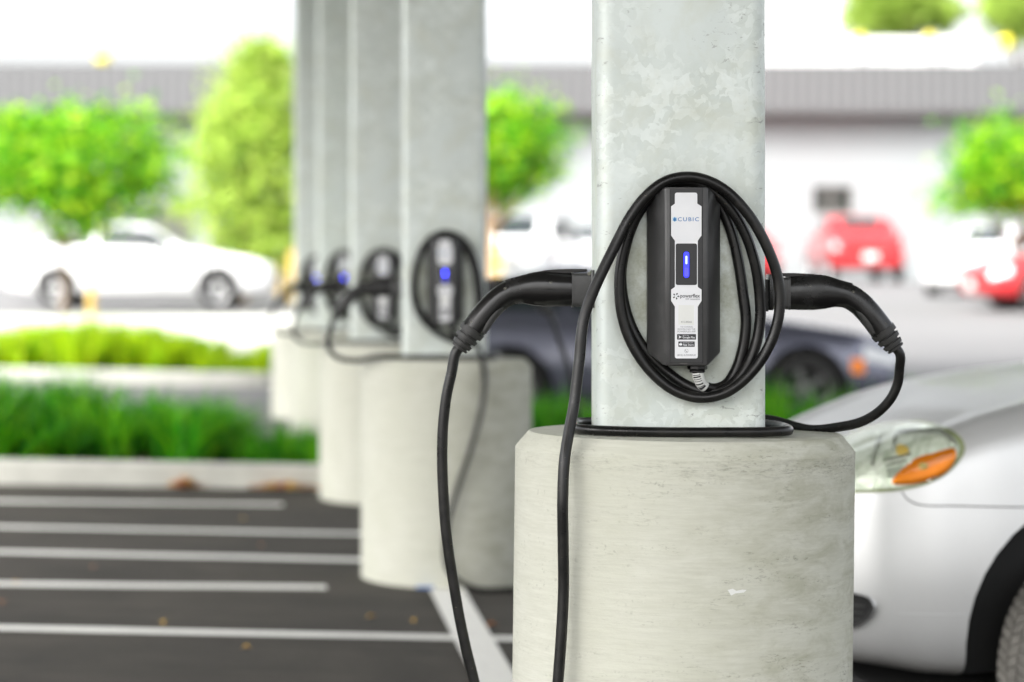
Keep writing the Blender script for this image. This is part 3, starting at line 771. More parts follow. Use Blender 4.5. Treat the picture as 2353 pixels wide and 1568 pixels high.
for sg in (-1, 1):
    d = {}
    d['plug'] = fix(mesh(*sweep_xz([(1104, 328), (1000, 326), (900, 322), (800, 322), (700, 332), (610, 356), (520, 412), (430, 505), (322, 645)], [130, 136, 140, 132, 108, 98, 96, 96, 97], [104, 106, 104, 98, 92, 90, 90, 92, 92], sg), M['plug'], angle=50))
    lat = [(1220, 165), (1060, 164), (900, 173), (750, 203), (575, 250), (575, 281), (600, 279), (612, 268), (750, 246), (900, 219), (1085, 196), (1220, 186)]
    bm = extrude_poly([lp(x, y, sg) for x, y in lat], -.011, .011)
    es = bm.edges[:]; bmesh.ops.bevel(bm, geom=es, offset=.0012, segments=2, affect='EDGES')
    d['latch'] = bm_mesh(bm, M['plug'], angle=35)
    # ribbed strain relief
    a = Vector(lp(330, 634, sg)); b = Vector(lp(214, 792, sg)); dr = (b - a); L = dr.length; dr.normalize(); nv = Vector((-dr.y, dr.x))
    prof = [(0, 99), (.02, 104), (.26, 100), (.28, 78), (.36, 76), (.38, 95), (.56, 89), (.58, 66), (.66, 64), (.68, 84), (.84, 77), (.86, 60), (.90, 59), (.91, 72), (.985, 69), (1, 60)]
    V, Fc = [], []
    S = 20
    for t, r in prof:
        c = a + dr * L * t
        for k in range(S):
            th = 2 * PI * k / S; u, w = math.cos(th) * r * PL, math.sin(th) * r * PL * .96
            V.append((c.x + nv.x * u, w, c.y + nv.y * u))
    for i in range(len(prof) - 1):
        for k in range(S): Fc.append((i * S + k, i * S + (k + 1) % S, (i + 1) * S + (k + 1) % S, (i + 1) * S + k))
    Fc += [tuple(range(S)), tuple(range((len(prof) - 1) * S, len(prof) * S))[::-1]]
    d['boot'] = fix(mesh(V, Fc, M['boot'], angle=40))
    # knurled grip under the handle
    P = catmull([(*lp(x, y, sg),) for x, y in [(560, 462), (515, 498), (478, 545), (440, 608), (408, 668)]], 5)
    tb = tube([(x, -.0165, z) for x, z in P], [.004, .0075, .0085, .0085, .006], 10, 1, False)
    d['grip'] = mesh(*tb, M['boot'], smooth=True)
    d['screw'] = []
    for x, y, w in ((935, 275, .0275), (580, 322, .0238), (566, 440, .0195), (320, 545 + 40, .0235)):
        cx, cz = lp(x, y, sg)
        d['screw'].append((mesh(*lathe([(.0001, -.0012), (.0016, -.0012), (.0017, .0005), (.0030, .0006), (.0033, -.0012), (.0037, -.0010), (.0040, .003)], 14, 'y'), [M['steel']], angle=30), (cx, -w, cz)))
    # mounting plate and sleeve of the holster
    px0, pz0 = lp(1275, 175, sg); px1, pz1 = lp(1247, 470, sg)
    d['mounting_plate'] = bm_mesh(bevelled([box((sg * .004, 0, (pz0 + pz1) / 2), (.008, .085, pz0 - pz1))], .0012), M['plug'], angle=35)
    x0, z0 = lp(1248, 198, sg); x1, z1 = lp(1100, 462, sg)
    s = rounded([(-.034, z1), (.034, z1), (.034, z0), (-.034, z0)], .009, 4); n = len(s)
    V = []
    for xx, g in ((abs(x0), 1.0), (abs(x1) - .004, .99), (abs(x1) - .004, 1.04), (abs(x1), 1.04), (abs(x1), .93)):
        cz = (z0 + z1) / 2
        V += [(sg * xx, y * g, cz + (z - cz) * g) for y, z in s]
    Fc = [(k * n + i, k * n + (i + 1) % n, (k + 1) * n + (i + 1) % n, (k + 1) * n + i) for k in range(4) for i in range(n)] + [tuple(range(4 * n, 5 * n))]
    d['sleeve'] = fix(mesh(V, Fc, M['housing'], angle=35))
    d['bolt'] = [(mesh(*lathe([(.0001, -.003), (.004, -.003), (.0045, 0), (.0045, .003)], 6, 'y'), M['steel'], angle=30), (sg * .012, -.036, z)) for z in (pz0 - .008, pz1 + .006)]
    PM[sg] = d
def put_plug(parent, off, sg):
    p = link('plug', PM[sg]['plug'], parent, off)
    link('latch', PM[sg]['latch'], p); link('boot', PM[sg]['boot'], p); link('grip', PM[sg]['grip'], p)
    for me, l in PM[sg]['screw']: link('screw', me, p, l)
    return p
def put_holster(loc, sg, label):
    r = empty('plug_holster', loc); tag(r, label, 'plug holster', 'black plug holsters on the column sides')
    link('mounting_plate', PM[sg]['mounting_plate'], r); link('sleeve', PM[sg]['sleeve'], r)
    for me, l in PM[sg]['bolt']: link('bolt', me, r, l)
    return r
CR = .0118
def cable(parent, P, r=CR, per=9):
    o = link('cable', mesh(*tube(P, r, 14, per), M['rubber'], smooth=True), parent); return o
def boot_end(sg):                                # where the cable leaves the boot, and its direction
    a = Vector(lp(330, 634, sg)); b = Vector(lp(214, 792, sg)); d = (b - a).normalized()
    return (b.x, 0, b.y), (d.x, 0, d.y)
# coil drawn in charger units: (x, y, distance off the column)
COIL = [(636, 1296, .045), (645, 1335, .043), (672, 1385, .034), (740, 1410, .024), (820, 1385, .018), (885, 1290, .015), (928, 1150, .014), (945, 1000, .014), (928, 830, .014), (897, 620, .014), (855, 440, .014), (800, 300, .014), (730, 195, .015), (640, 146, .016), (560, 136, .016),
        (450, 158, .016), (350, 228, .016), (262, 350, .016), (200, 520, .015), (170, 700, .014), (188, 880, .014), (240, 1040, .014), (325, 1180, .014), (440, 1296, .015), (560, 1382, .018), (690, 1430, .024), (820, 1405, .028), (925, 1305, .026), (1000, 1150, .022), (1030, 990, .022), (1028, 840, .024), (1000, 650, .030), (935, 450, .036), (830, 280, .040), (710, 172, .042), (590, 130, .042),
        (455, 148, .042), (345, 222, .042), (245, 370, .040), (178, 580, .038), (158, 780, .036), (180, 980, .034), (245, 1150, .034), (355, 1305, .036), (500, 1420, .040), (660, 1462, .046), (820, 1425, .052), (985, 1285, .052), (1100, 1090, .052), (1142, 900, .054), (1128, 720, .056), (1060, 530, .060), (950, 340, .062), (805, 188, .064), (665, 118, .066), (540, 106, .066), (425, 138, .066), (318, 222, .066), (228, 338, .066), (150, 480, .068)]
def coil_world(X0, Y0, Z0, pts): return [(X0 + q(x, y)[0], Y0 - d, Z0 + q(x, y)[1]) for x, y, d in pts]
cx, cy, px_, py_, zt = UNITS[0]
YF = cy - WC / 2
ST = (.3664, YF, 1.4685)
st1 = empty('charging_station', ST)
tag(st1, 'nearest charcoal wall charger with white CUBIC label and lit blue bar, cable coiled round it', 'charger', 'chargers on the column faces')
H1 = make_housing(st1)
pts = coil_world(*ST, COIL)
for X, Yp, D in ((1345, 720, 5.10), (1331, 830, 5.09), (1319, 930, 5.08), (1306, 1000, 5.065), (1297, 1060, 5.05), (1293, 1150, 5.04), (1294, 1250, 5.045), (1295, 1350, 5.05), (1290, 1460, 5.05), (1282, 1570, 5.05), (1272, 1700, 5.06)):
    pts.append(tuple(at(X, Yp, D)))
PLG = (cx - WC / 2, 5.35, 1.439)
gl = gz(.1, 5.1)
pts += [tuple(at(1255, 1880, 5.1)), (.045, 5.14, gl + .10), (-.01, 5.2, gl + .03), (-.06, 5.27, gl + .07)]
be, bd = boot_end(-1)
for X, Yp, D in ((1120, 1720, 5.34), (1090, 1568, 5.35), (1072, 1495, 5.35), (1056, 1420, 5.35), (1043, 1345, 5.35), (1031, 1270, 5.35), (1023, 1200, 5.35), (1018, 1120, 5.35), (1016, 1050, 5.35), (1018, 980, 5.35), (1026, 910, 5.35), (1038, 855, 5.35)):
    pts.append(tuple(at(X, Yp, D)))
e = Vector(PLG) + Vector(be); pts += [tuple(e + Vector(bd) * .012), tuple(e - Vector(bd) * .012)]
c1 = cable(st1, [tuple(Vector(p) - Vector(ST)) for p in pts])
tg = [tuple(Vector((q(x, y)[0], -d, q(x, y)[1]))) for x, y, d in ((637, 1304, .0455), (645, 1335, .0435), (668, 1382, .0345), (688, 1398, .031))]
link('cable_tag', mesh(*tube(tg, .0125, 12, 4), M['sticker'], smooth=True), c1)
V, Fc = [], []
tp = catmull(tg, 10)
for k, (t, n_) in enumerate(((.16, 1), (.24, 2), (.34, 1), (.42, 1), (.50, 2), (.60, 1), (.68, 2), (.76, 1))):
    i = int(t * (len(tp) - 1)); T_ = tp[i + 1] - tp[i - 1]; T_ /= np.linalg.norm(T_)
    side = np.cross(T_, (0, 1.0, 0)); side /= np.linalg.norm(side); fr_ = np.cross(side, T_); fr_ *= -np.sign(fr_[1]) or 1
    w = .0008 * n_; b = len(V)
    for s in range(7):
        an = math.radians(-62 + s * 13)
        o_ = (side * math.sin(an) + fr_ * math.cos(an)) * .0130
        V += [tuple(tp[i] + o_ - T_ * w), tuple(tp[i] + o_ + T_ * w)]
    Fc += [(b + 2 * s, b + 2 * s + 1, b + 2 * s + 3, b + 2 * s + 2) for s in range(6)]
link('barcode', mesh(V, Fc, M['ink']), c1)
put_plug(st1, tuple(Vector(PLG) - Vector(ST)), -1)
put_holster(PLG, -1, 'plug holster on the side of the nearest column facing the long hanging cable')
# the other plug of the near column, its cable wrapped round the column foot
PRG = (cx + WC / 2 + .0128, 5.29, 1.432)
r1 = empty('charging_cable', PRG); tag(r1, 'cable and plug parked above the silver car, wrapped round the nearest column foot', 'charging cable', 'spare charging cables with plugs')
hr = put_holster(PRG, 1, 'plug holster on the side of the nearest column toward the silver car')
link('spacer', bm_mesh(bevelled([box((-.0064, .01, -.005), (.0128, .06, .07))], .001), M['housing']), hr)
put_plug(r1, (0, 0, 0), 1)
be, bd = boot_end(1); e = Vector(PRG) + Vector(be)
wz = zt + CR
pts = [tuple(e - Vector(bd) * .012), tuple(e + Vector(bd) * .014)]
for X, Yp, D in ((2067, 846, 5.30), (2063, 880, 5.31), (2047, 916, 5.32), (2017, 948, 5.34), (1978, 970, 5.37), (1925, 982, 5.41), (1860, 987, 5.47)): pts.append(tuple(at(X, Yp, D)))
zb = pts[-1][2]
for x, y, z in ((.585, 5.545, wz + .006), (.50, 5.60, wz + .004), (.364, 5.62, wz + .002), (.235, 5.60, wz), (.155, 5.52, wz), (.137, 5.40, wz), (.137, 5.27, wz + .002), (.158, 5.195, wz + .003), (.225, 5.163, wz + .002), (.33, 5.158, wz), (.46, 5.158, wz), (.545, 5.168, wz), (.590, 5.20, wz), (.600, 5.28, wz), (.580, 5.42, wz), (.52, 5.53, wz), (.44, 5.576, wz), (.38, 5.572, wz + .05), (.364, 5.566, wz + .2)):
    pts.append((x, y, z))
cable(r1, [tuple(Vector(p) - Vector(PRG)) for p in pts], .0108)

# --- the chargers farther down the row
LAB = ['', 'second charger in the row, round glowing blue light, cable hanging to the asphalt', 'third charger in the row, crossed by the plug of the second column', 'fourth charger in the row, crossed by the plug of the third column', 'farthest charger in the row, small blurred blue light']
LABC = ['', 'spare cable and plug on the second column reaching across the third charger', 'spare cable and plug on the third column reaching across the fourth charger', 'spare cable and plug on the fourth column by the farthest charger', 'spare cable and plug on the farthest column, before the feathery tree']
HS1 = ['', 'second', 'third', 'fourth', 'farthest']
OVAL = [(636, 1296, .045), (655, 1345, .04), (740, 1400, .03), (880, 1290, .02), (950, 1050, .015), (935, 760, .015), (880, 480, .015), (790, 270, .015), (660, 140, .016), (540, 126, .016), (400, 180, .016), (280, 330, .016), (200, 560, .015), (175, 760, .015), (200, 960, .015), (285, 1150, .015), (420, 1300, .02), (560, 1390, .03), (690, 1430, .038), (830, 1390, .04), (950, 1250, .04), (1010, 1020, .04), (1005, 780, .042), (950, 500, .045), (840, 270, .046), (700, 140, .046), (540, 110, .046), (390, 165, .046), (265, 310, .046), (180, 560, .046), (155, 800, .044), (190, 1030, .044), (300, 1230, .046), (450, 1360, .05), (600, 1440, .056), (760, 1500, .06)]
for i in range(1, 5):
    cx, cy, px_, py_, zt = UNITS[i]
    S = (cx + .008, cy - WC / 2, 1.467 - (.03 if i == 2 else 0))
    st = empty('charging_station', S); tag(st, LAB[i], 'charger', 'chargers on the column faces')
    copy_tree(H1, st)
    g = gz(cx, cy - .4) + .016
    P = coil_world(*S, OVAL)
    def rel(dx, dy, z): P.append((cx + dx, cy + dy, z))
    rel(.135, -.27, 1.20); rel(.175, -.34, 1.10); rel(.172, -.385, .95); rel(.120, -.395, .75); rel(.055, -.40, .56); rel(.020, -.41, .42); rel(.018, -.42, .27); rel(.05, -.43, g + .05); rel(.13, -.43, g); rel(.30, -.42, g - .006); rel(.48, -.36, g - .014); rel(.62, -.15, g - .005)
    rel(.66, .0, g + .14); rel(.63, .06, .55); rel(.59, .06, .85); rel(.54, .04, 1.1); rel(.485, .02, 1.26)
    PR = (cx + WC / 2, cy + .02, 1.44); be, bd = boot_end(1); e = Vector(PR) + Vector(be)
    P += [tuple(e + Vector(bd) * .012), tuple(e - Vector(bd) * .012)]
    cable(st, [tuple(Vector(p) - Vector(S)) for p in P], .0112, 6)
    put_plug(st, tuple(Vector(PR) - Vector(S)), 1)
    put_holster(PR, 1, HS1[i] + ' column plug holster on the side with the parked cars beyond')
    # left plug, cable looping onto the pedestal top
    PLf = (cx - WC / 2, cy - .03, 1.435); rr = empty('charging_cable', PLf); tag(rr, LABC[i], 'charging cable', 'spare charging cables with plugs')
    put_holster(PLf, -1, HS1[i] + ' column plug holster on the side facing the planting beds')
    if i == 4: bpy.data.objects.remove(rr); continue
    put_plug(rr, (0, 0, 0), -1)
    be, bd = boot_end(-1); e = Vector(PLf) + Vector(be)
    P = [tuple(e - Vector(bd) * .012), tuple(e + Vector(bd) * .014)]
    rel(-.495, -.06, 1.26); rel(-.505, -.10, 1.19); rel(-.465, -.15, 1.138); rel(-.37, -.215, 1.112 + .012); rel(-.28, -.24, zt + .013); rel(-.12, -.235, zt + .012); rel(.08, -.215, zt + .012); rel(.2, -.17, zt + .012); rel(.235, -.02, zt + .012); rel(.215, .14, zt + .012); rel(.12, .215, zt + .012); rel(.02, .215, zt + .06); rel(0, .205, zt + .2)
    cable(rr, [tuple(Vector(p) - Vector(PLf)) for p in P], .0112, 6)

# carport roof that the columns hold up, above the frame
rt = empty('carport_canopy', (-.5, 12, 5.0)); tag(rt, 'flat carport canopy held up by the row of galvanized columns', 'canopy')
link('deck', bm_mesh(bevelled([box((.3, -1.0, .22), (12.5, 29.0, .10))], .02), M['canopy']), rt)
for i, (cx, cy, *_r) in enumerate(UNITS):
    link('beam', bm_mesh(bevelled([box((cx + .5 - .2, cy - 12, 0), (11.0, .22, .32))], .01), M['zinc']), rt)

V, n_ = [], 8
for k, (X, Yp) in enumerate(((1672, 1356), (1684, 1353), (1692, 1358), (1706, 1355), (1716, 1356), (1709, 1362), (1690, 1364), (1680, 1369))):
    y = 4.99 
    for _ in range(20):
        x = (X - CX) / F * y; y = UNITS[0][3] - math.sqrt(.3762 ** 2 - (x - .376) ** 2)
    V.append(tuple(at(X, Yp, y)))
ped = [o for o in bpy.data.objects if o.name == 'concrete_pedestal'][0]
bpy.context.view_layer.update()
Wi = ped.matrix_world.inverted()
link('paper_remnant', mesh([tuple(Wi @ Vector(v)) for v in V], [tuple(range(8))], M['sticker']), ped)
# ------------------------------------------------------------------ cars
def smooth1(a, k):
    if k < 1: return a
    w = np.hanning(2 * k + 3)[1:-1]; w /= w.sum()
    p = np.concatenate([2 * a[0] - a[1:k + 1][::-1], a, 2 * a[-1] - a[-k - 1:-1][::-1]])
    return np.convolve(p, w, 'valid')
class Body:
    """Car body lofted nose (x=0) to tail: left and right flanks, bonnet, glasshouse."""
    SEG = 5
    def __init__(s, keys, N=70, sm=.09):
        K = np.array(keys, float); s.L = K[-1, 0]; s.N = N
        xs = np.linspace(0, 1, N); xs = s.L * (.5 - .5 * np.cos(PI * xs)) * .55 + s.L * xs * .45
        s.x = xs
        xu = np.linspace(0, s.L, 600); k = int(sm / s.L * 600)
        col = lambda j, kk=k: np.interp(xs, xu, smooth1(np.interp(xu, K[:, 0], K[:, j]), kk))
        s.w, s.zb, s.zl, s.zt, s.wt = (col(j) for j in range(1, 6))
        rings = []
        for i in range(N):
            w, zb, zl, zt, wt = s.w[i], s.zb[i], s.zl[i], s.zt[i], s.wt[i]; h = zl - zb; g = zt - zl
            pts = [(0, zb), (.80 * w, zb), (.955 * w, zb + .05), (w, zb + .36 * h), (.985 * w, zb + .74 * h), (.945 * w, zl), (wt, zl + .84 * g), (.72 * wt, zl + .965 * g), (0, zt)]
            rings.append(catmull(pts, s.SEG))
        s.R = np.array(rings); s.M = s.R.shape[1]
    def verts(s):
        N, Mh = s.N, s.M; V = np.zeros((N, 2 * Mh - 2, 3))
        for i in range(N):
            r = s.R[i]
            V[i, :Mh, 0] = s.x[i]; V[i, :Mh, 1] = -r[:, 0]; V[i, :Mh, 2] = r[:, 1]          # left flank is -y
            V[i, Mh:, 0] = s.x[i]; V[i, Mh:, 1] = r[1:-1, 0][::-1]; V[i, Mh:, 2] = r[1:-1, 1][::-1]
        return V
    def solid(s, mats):
        V = s.verts(); N, C, _ = V.shape
        Fc = [(i * C + j, i * C + (j + 1) % C, (i + 1) * C + (j + 1) % C, (i + 1) * C + j) for i in range(N - 1) for j in range(C)]
        W = [tuple(p) for p in V.reshape(-1, 3)]
        for i, e in ((0, 1), (N - 1, -1)):
            c = V[i].mean(0); b = len(W); W.append(tuple(c + np.array([-.02 * e, 0, 0])))
            for j in range(C):
                t = (i * C + j, i * C + (j + 1) % C, b); Fc.append(t if e == -1 else t[::-1])
        return fix(mesh(W, Fc, mats, angle=50))
    def patch(s, pick, m, off=.004, side=0):      # skin lifted off the body where pick(x, ring segment, height share) holds
        V = s.verts(); N, C, _ = V.shape; Mh = s.M
        out, Fc, ids = [], [], {}
        cen = np.array([0, 0, .75])
        def vid(i, j):
            if (i, j) not in ids:
                p = V[i, j]; a = V[min(N - 1, i + 1), j] - V[max(0, i - 1), j]; b = V[i, (j + 1) % C] - V[i, j - 1]
                n = np.cross(a, b); n /= np.linalg.norm(n) + 1e-9
                if np.dot(n, p - np.array([p[0], 0, .75])) < 0: n = -n
                ids[(i, j)] = len(out); out.append(tuple(p + n * off))
            return ids[(i, j)]
        for i in range(N - 1):
            for j in range(C):
                jj = j if j < Mh - 1 else C - 1 - j
                sd = -1 if j < Mh - 1 else 1
                if side and sd != side: continue
                if pick((s.x[i] + s.x[i + 1]) / 2, jj / s.SEG, i, sd):
                    Fc.append((vid(i, j), vid(i, (j + 1) % C), vid(i + 1, (j + 1) % C), vid(i + 1, j)))
        return fix(mesh(out, Fc, m, smooth=True)) if Fc else None
def cut_arches(me, axles, r, w, zc, m):
    ob = link('cut', me); P = []
    for ax in axles:
        for sd in (-1, 1):
            P.append(lathe([(.001, sd * (w - .27)), (r, sd * (w - .27)), (r, sd * (w + .12)), (.001, sd * (w + .12))], 40, 'y', (ax, 0, zc)))
    cm_ = fix(mesh(*join(P), m)); bm = bmesh.new(); bm.from_mesh(cm_); bmesh.ops.remove_doubles(bm, verts=bm.verts[:], dist=.002); bmesh.ops.recalc_face_normals(bm, faces=bm.faces[:]); bm.to_mesh(cm_); bm.free()
    cu = link('cutter', cm_)
    md = ob.modifiers.new('arch', 'BOOLEAN'); md.operation = 'DIFFERENCE'; md.object = cu; md.solver = 'EXACT'
    dg = bpy.context.evaluated_depsgraph_get(); res = bpy.data.meshes.new_from_object(ob.evaluated_get(dg))
    bpy.data.objects.remove(ob); bpy.data.objects.remove(cu)
    res.materials.clear()
    for mm in me.materials: res.materials.append(mm)
    res.materials.append(m); k = len(me.materials)
    for p in res.polygons:
        c = p.center
        if any((c.x - ax) ** 2 + (c.z - zc) ** 2 < (r * 1.0005) ** 2 for ax in axles) and abs(c.y) > w - .29: p.material_index = k
    finish(res, angle=35)
    return res
WHEELS = {}
def wheel(parent, loc, r, wdt, rimm, sd, tread=False, turn=0.0, spokes=5):
    key = (r, wdt, rimm.name, tread, spokes, sd)
    if key not in WHEELS:
        h = wdt / 2
        t = lathe([(r * .66, -h * .8), (r * .72, -h * .98), (r * .9, -h), (r * .97, -h * .86), (r, -h * .7), (r, h * .7), (r * .97, h * .86), (r * .9, h), (r * .72, h * .98), (r * .66, h * .8), (r * .66, -h * .8)], 64, 'y')
        tyre = fix(mesh(*t, [M['tyre'], M['tread']], angle=40, idx=[1 if tread and 3 <= (f // 64) <= 5 else 0 for f in range(640)]))
        y = sd * h * .55
        P = [lathe([(r * .655, sd * h * .85), (r * .67, sd * h * .97), (r * .62, sd * h * .9), (r * .58, y * .4), (r * .58, y * .2)], 48, 'y'), lathe([(.002, y * 1.35), (r * .15, y * 1.3), (r * .18, y), (r * .18, y * .5)], 20, 'y'), lathe([(.002, y * .15), (r * .6, y * .15)], 32, 'y')]
        rm = [P[0], P[1]]
        for k in range(spokes):
            a = 2 * PI * k / spokes
            d = np.array([math.cos(a), 0, math.sin(a)]); n = np.array([-math.sin(a), 0, math.cos(a)])
            c0, c1 = d * r * .14, d * r * .61; w0, w1 = r * .085, r * .075
            V = [c0 - n * w0, c0 + n * w0, c1 + n * w1, c1 - n * w1]; V = [(v[0], yy, v[2]) for yy in (y * 1.25, y * .5) for v in V]
            rm.append((V, [(0, 1, 2, 3), (7, 6, 5, 4), (0, 4, 5, 1), (1, 5, 6, 2), (2, 6, 7, 3), (3, 7, 4, 0)]))
        rim = fix(mesh(*join(rm), rimm, angle=35)); disc_ = fix(mesh(*P[2], M['black_trim']))
        blocks = None
        if tread:
            bl = []
            nb = 66
            for k in range(nb):
                for row, (y0, y1, sk, rr) in enumerate(((-.78, -.42, .35, .995), (-.36, -.03, -.3, 1.0), (.03, .36, .3, 1.0), (.42, .78, -.35, .995))):
                    a = 2 * PI * (k + .5 * (row % 2)) / nb; da = 2 * PI / nb * .38
                    V = []
                    for rad in (r * rr - .004, r * rr + .007):
                        for yy, s_ in ((y0, 0), (y1, 1)):
                            for s2 in (-1, 1):
                                an = a + s2 * da + sk * (s_ - .5) * 2 * PI / nb * 1.6
                                V.append((rad * math.cos(an), yy * h, rad * math.sin(an)))
                    bl.append((V, [(0, 1, 3, 2), (4, 6, 7, 5), (0, 4, 5, 1), (2, 3, 7, 6), (0, 2, 6, 4), (1, 5, 7, 3)]))
            blocks = fix(mesh(*join(bl), M['tread']))
        WHEELS[key] = (tyre, rim, disc_, blocks)
    tyre, rim, dsc, blocks = WHEELS[key]
    o = link('wheel', rim, parent, loc); o.rotation_euler = (0, 0, turn)
    link('tyre', tyre, o); link('brake_disc', dsc, o)
    if blocks: link('tread', blocks, o)
    return o
SEDAN = [(0, .60, .32, .58, .66, .50), (.10, .74, .24, .64, .75, .62), (.40, .85, .20, .74, .84, .72), (1.0, .88, .20, .82, .93, .76), (1.45, .88, .20, .88, 1.0, .74), (2.1, .88, .20, .91, 1.40, .60), (2.9, .88, .20, .93, 1.44, .60), (3.5, .88, .20, .95, 1.36, .60), (4.1, .86, .22, .96, 1.05, .70), (4.45, .78, .28, .92, .99, .66), (4.55, .66, .38, .82, .88, .58)]
COUPE = [(0, .60, .30, .52, .58, .50), (.10, .74, .22, .58, .66, .62), (.45, .86, .18, .68, .76, .72), (1.0, .90, .18, .76, .84, .76), (1.55, .90, .18, .81, .90, .74), (2.25, .90, .18, .85, 1.22, .58), (2.8, .90, .18, .87, 1.25, .58), (3.3, .91, .18, .90, 1.18, .58), (3.95, .90, .20, .91, .99, .68), (4.3, .80, .28, .88, .94, .64), (4.4, .68, .38, .78, .84, .56)]
PICKUP = [(0, .74, .42, .85, .98, .62), (.10, .86, .34, .92, 1.05, .72), (.45, .94, .32, .98, 1.10, .80), (1.0, .96, .32, 1.02, 1.14, .82), (1.3, .96, .32, 1.05, 1.18, .80), (1.85, .96, .32, 1.08, 1.58, .74), (2.9, .96, .32, 1.10, 1.64, .74), (3.2, .96, .32, 1.10, 1.58, .74), (3.45, .96, .34, 1.10, 1.16, .86), (5.1, .95, .36, 1.10, 1.14, .86), (5.3, .86, .45, 1.05, 1.10, .8)]
PICKUP = [(k[0], k[1] * .93, *k[2:]) for k in PICKUP]
VAN = [(0, .66, .36, .72, .84, .54), (.10, .80, .28, .80, .92, .66), (.35, .88, .24, .88, .98, .74), (.85, .90, .24, .94, 1.06, .76), (1.15, .90, .24, .98, 1.12, .74), (1.9, .90, .24, 1.0, 1.62, .66), (3.0, .90, .24, 1.02, 1.70, .66), (4.1, .90, .26, 1.02, 1.66, .66), (4.5, .86, .30, 1.0, 1.20, .66), (4.6, .76, .40, .9, 1.0, .6)]
def car(name, label, cat, keys, x, y, rot, pm, axles=(.88, 3.5), r=.32, glass=(1.45, 2.1, 3.5, 4.1), rimm='rim', group=None, z=None, arch=.37, grille=True, amber=False, N=70, loc_is_front_wheel=None):
    B = Body(keys, N)
    root = empty(name, (x, y, gz(x, y) if z is None else z), rot); tag(root, label, cat, group)
    w = max(k[1] for k in keys)
    link('body', cut_arches(B.solid([M[pm]]), axles, arch, w, r + .01, M['black_trim']), root)
    c0, c1, c2, c3 = glass; mid = (c0 + c3) / 2 + .15
    g = B.patch(lambda X, t, i, sd: 7.0 < t and c0 + .10 < X < c1 - .02, M['car_glass']); 
    if g: link('windshield', g, root)
    g = B.patch(lambda X, t, i, sd: 7.0 < t and c2 + .06 < X < c3 - .06, M['car_glass'])
    if g: link('rear_window', g, root)
    for sd in (-1, 1):
        for a, b in ((c0 + .25, mid - .04), (mid + .04, c3 - .25)):
            g = B.patch(lambda X, t, i, sd2: 5.15 < t < 5.99 and a < X < b and B.zt[i] - B.zl[i] > .17, M['car_glass'], side=sd)
            if g: link('side_window', g, root)
        for ax in axles:
            wheel(root, (ax, sd * (w - .12), r), r, .21, M[rimm], sd)
        g = B.patch(lambda X, t, i, sd2: 3.9 < t < 5.0 and .06 < X < .38, M['lamp_glass'], .006, sd)
        if g:
            hl = link('headlight', g, root)
        if amber:
            g = B.patch(lambda X, t, i, sd2: 3.2 < t < 4.0 and .36 < X < .47, M['amber'], .008, sd)
            if g: link('side_marker', g, root)
        g = B.patch(lambda X, t, i, sd2: 3.9 < t < 4.9 and B.L - .22 < X < B.L - .02, M['red_lens'], .006, sd)
        if g: link('tail_light', g, root)
        m_ = lathe([(.002, -.05), (.07, -.045), (.085, 0), (.07, .03), (.002, .035)], 16, 'y', (0, 0, 0))
        zz = float(np.interp(c0 + .35, B.x, B.zl)) + .07
        mv = [(c0 + .38 + p[1] * .9, sd * (w + .05) + p[0] * .9, zz + p[2] * .75) for p in m_[0]]
        link('mirror', fix(mesh(mv, m_[1], M[pm], smooth=True)), root)
    nz0, nz1 = keys[0][2], keys[0][3]; nw = keys[0][1]
    bm = bevelled([box((-.012, 0, nz1 - .06), (.05, nw * 1.2, .12))], .015); link('grille', bm_mesh(bm, M['black_trim']), root)
    bm = bevelled([box((-.03, 0, (nz0 + nz1) / 2 - .03), (.02, .32, .15))], .004); link('number_plate', bm_mesh(bm, M['plate']), root)
    bm = bevelled([box((.03, 0, nz0 + .05), (.06, nw * 1.5, .09))], .015); link('bumper_intake', bm_mesh(bm, M['black_trim']), root)
    return root, B
# white sedan across the back left, seen side on, facing the columns
y = 40.5; xf = px_x(500, y)
car('parked_sedan', 'long white sedan parked side on behind the round street tree', 'car', SEDAN, xf + .88, y + .88, PI, 'white_car', (.88, 3.58), .32, (1.45, 2.1, 3.5, 4.1), group='cars parked in the far lot')
# slate coupe behind the planting bed
y = 21.0; xf = px_x(1852, y)
car('parked_sedan', 'slate grey sedan with an amber side marker parked behind the grass bed', 'car', SEDAN, xf + .88, y + .88, PI, 'slate', (.88, 3.46), .33, (1.45, 2.1, 3.5, 4.1), 'dark_rim', amber=True, arch=.385)
# vehicles facing the lot at the foot of the building
y = 56.0
car('pickup_truck', 'red pickup facing the lot under the small dark window', 'pickup truck', PICKUP, px_x(1996, y), y - .3, PI / 2, 'red_car', (.95, 4.2), .37, (1.3, 1.85, 2.9, 3.4), group='cars parked in the far lot', arch=.44)
car('parked_car', 'red car half hidden behind the nearest column', 'car', SEDAN, px_x(1712, y), y - .3, PI / 2, 'red_car', group='cars parked in the far lot')
y = 46.0
car('parked_car', 'white car facing the lot just beyond the red car at the frame edge', 'car', SEDAN, px_x(2205, y), y, PI / 2 - .45, 'white_car', group='cars parked in the far lot')
y = 40.2; xf = px_x(2352, y)
car('parked_car', 'red car cut off by the frame edge under the forked street tree', 'car', SEDAN, xf - .9, y - .2, .16, 'red_car', (.88, 3.5), .34, group='cars parked in the far lot', arch=.39)
y = 46.5
car('parked_van', 'white van seen between the second column and the nearest column', 'van', VAN, px_x(1150, y), y, PI / 2 - .2, 'white_car', (.85, 3.6), .33, (1.15, 1.9, 4.1, 4.45), group='cars parked in the far lot', arch=.39)
car('parked_car', 'pale car mostly hidden behind the nearest column, beyond its left plug', 'car', SEDAN, px_x(1400, 50), 50, PI / 2 + .25, 'white_car', group='cars parked in the far lot')

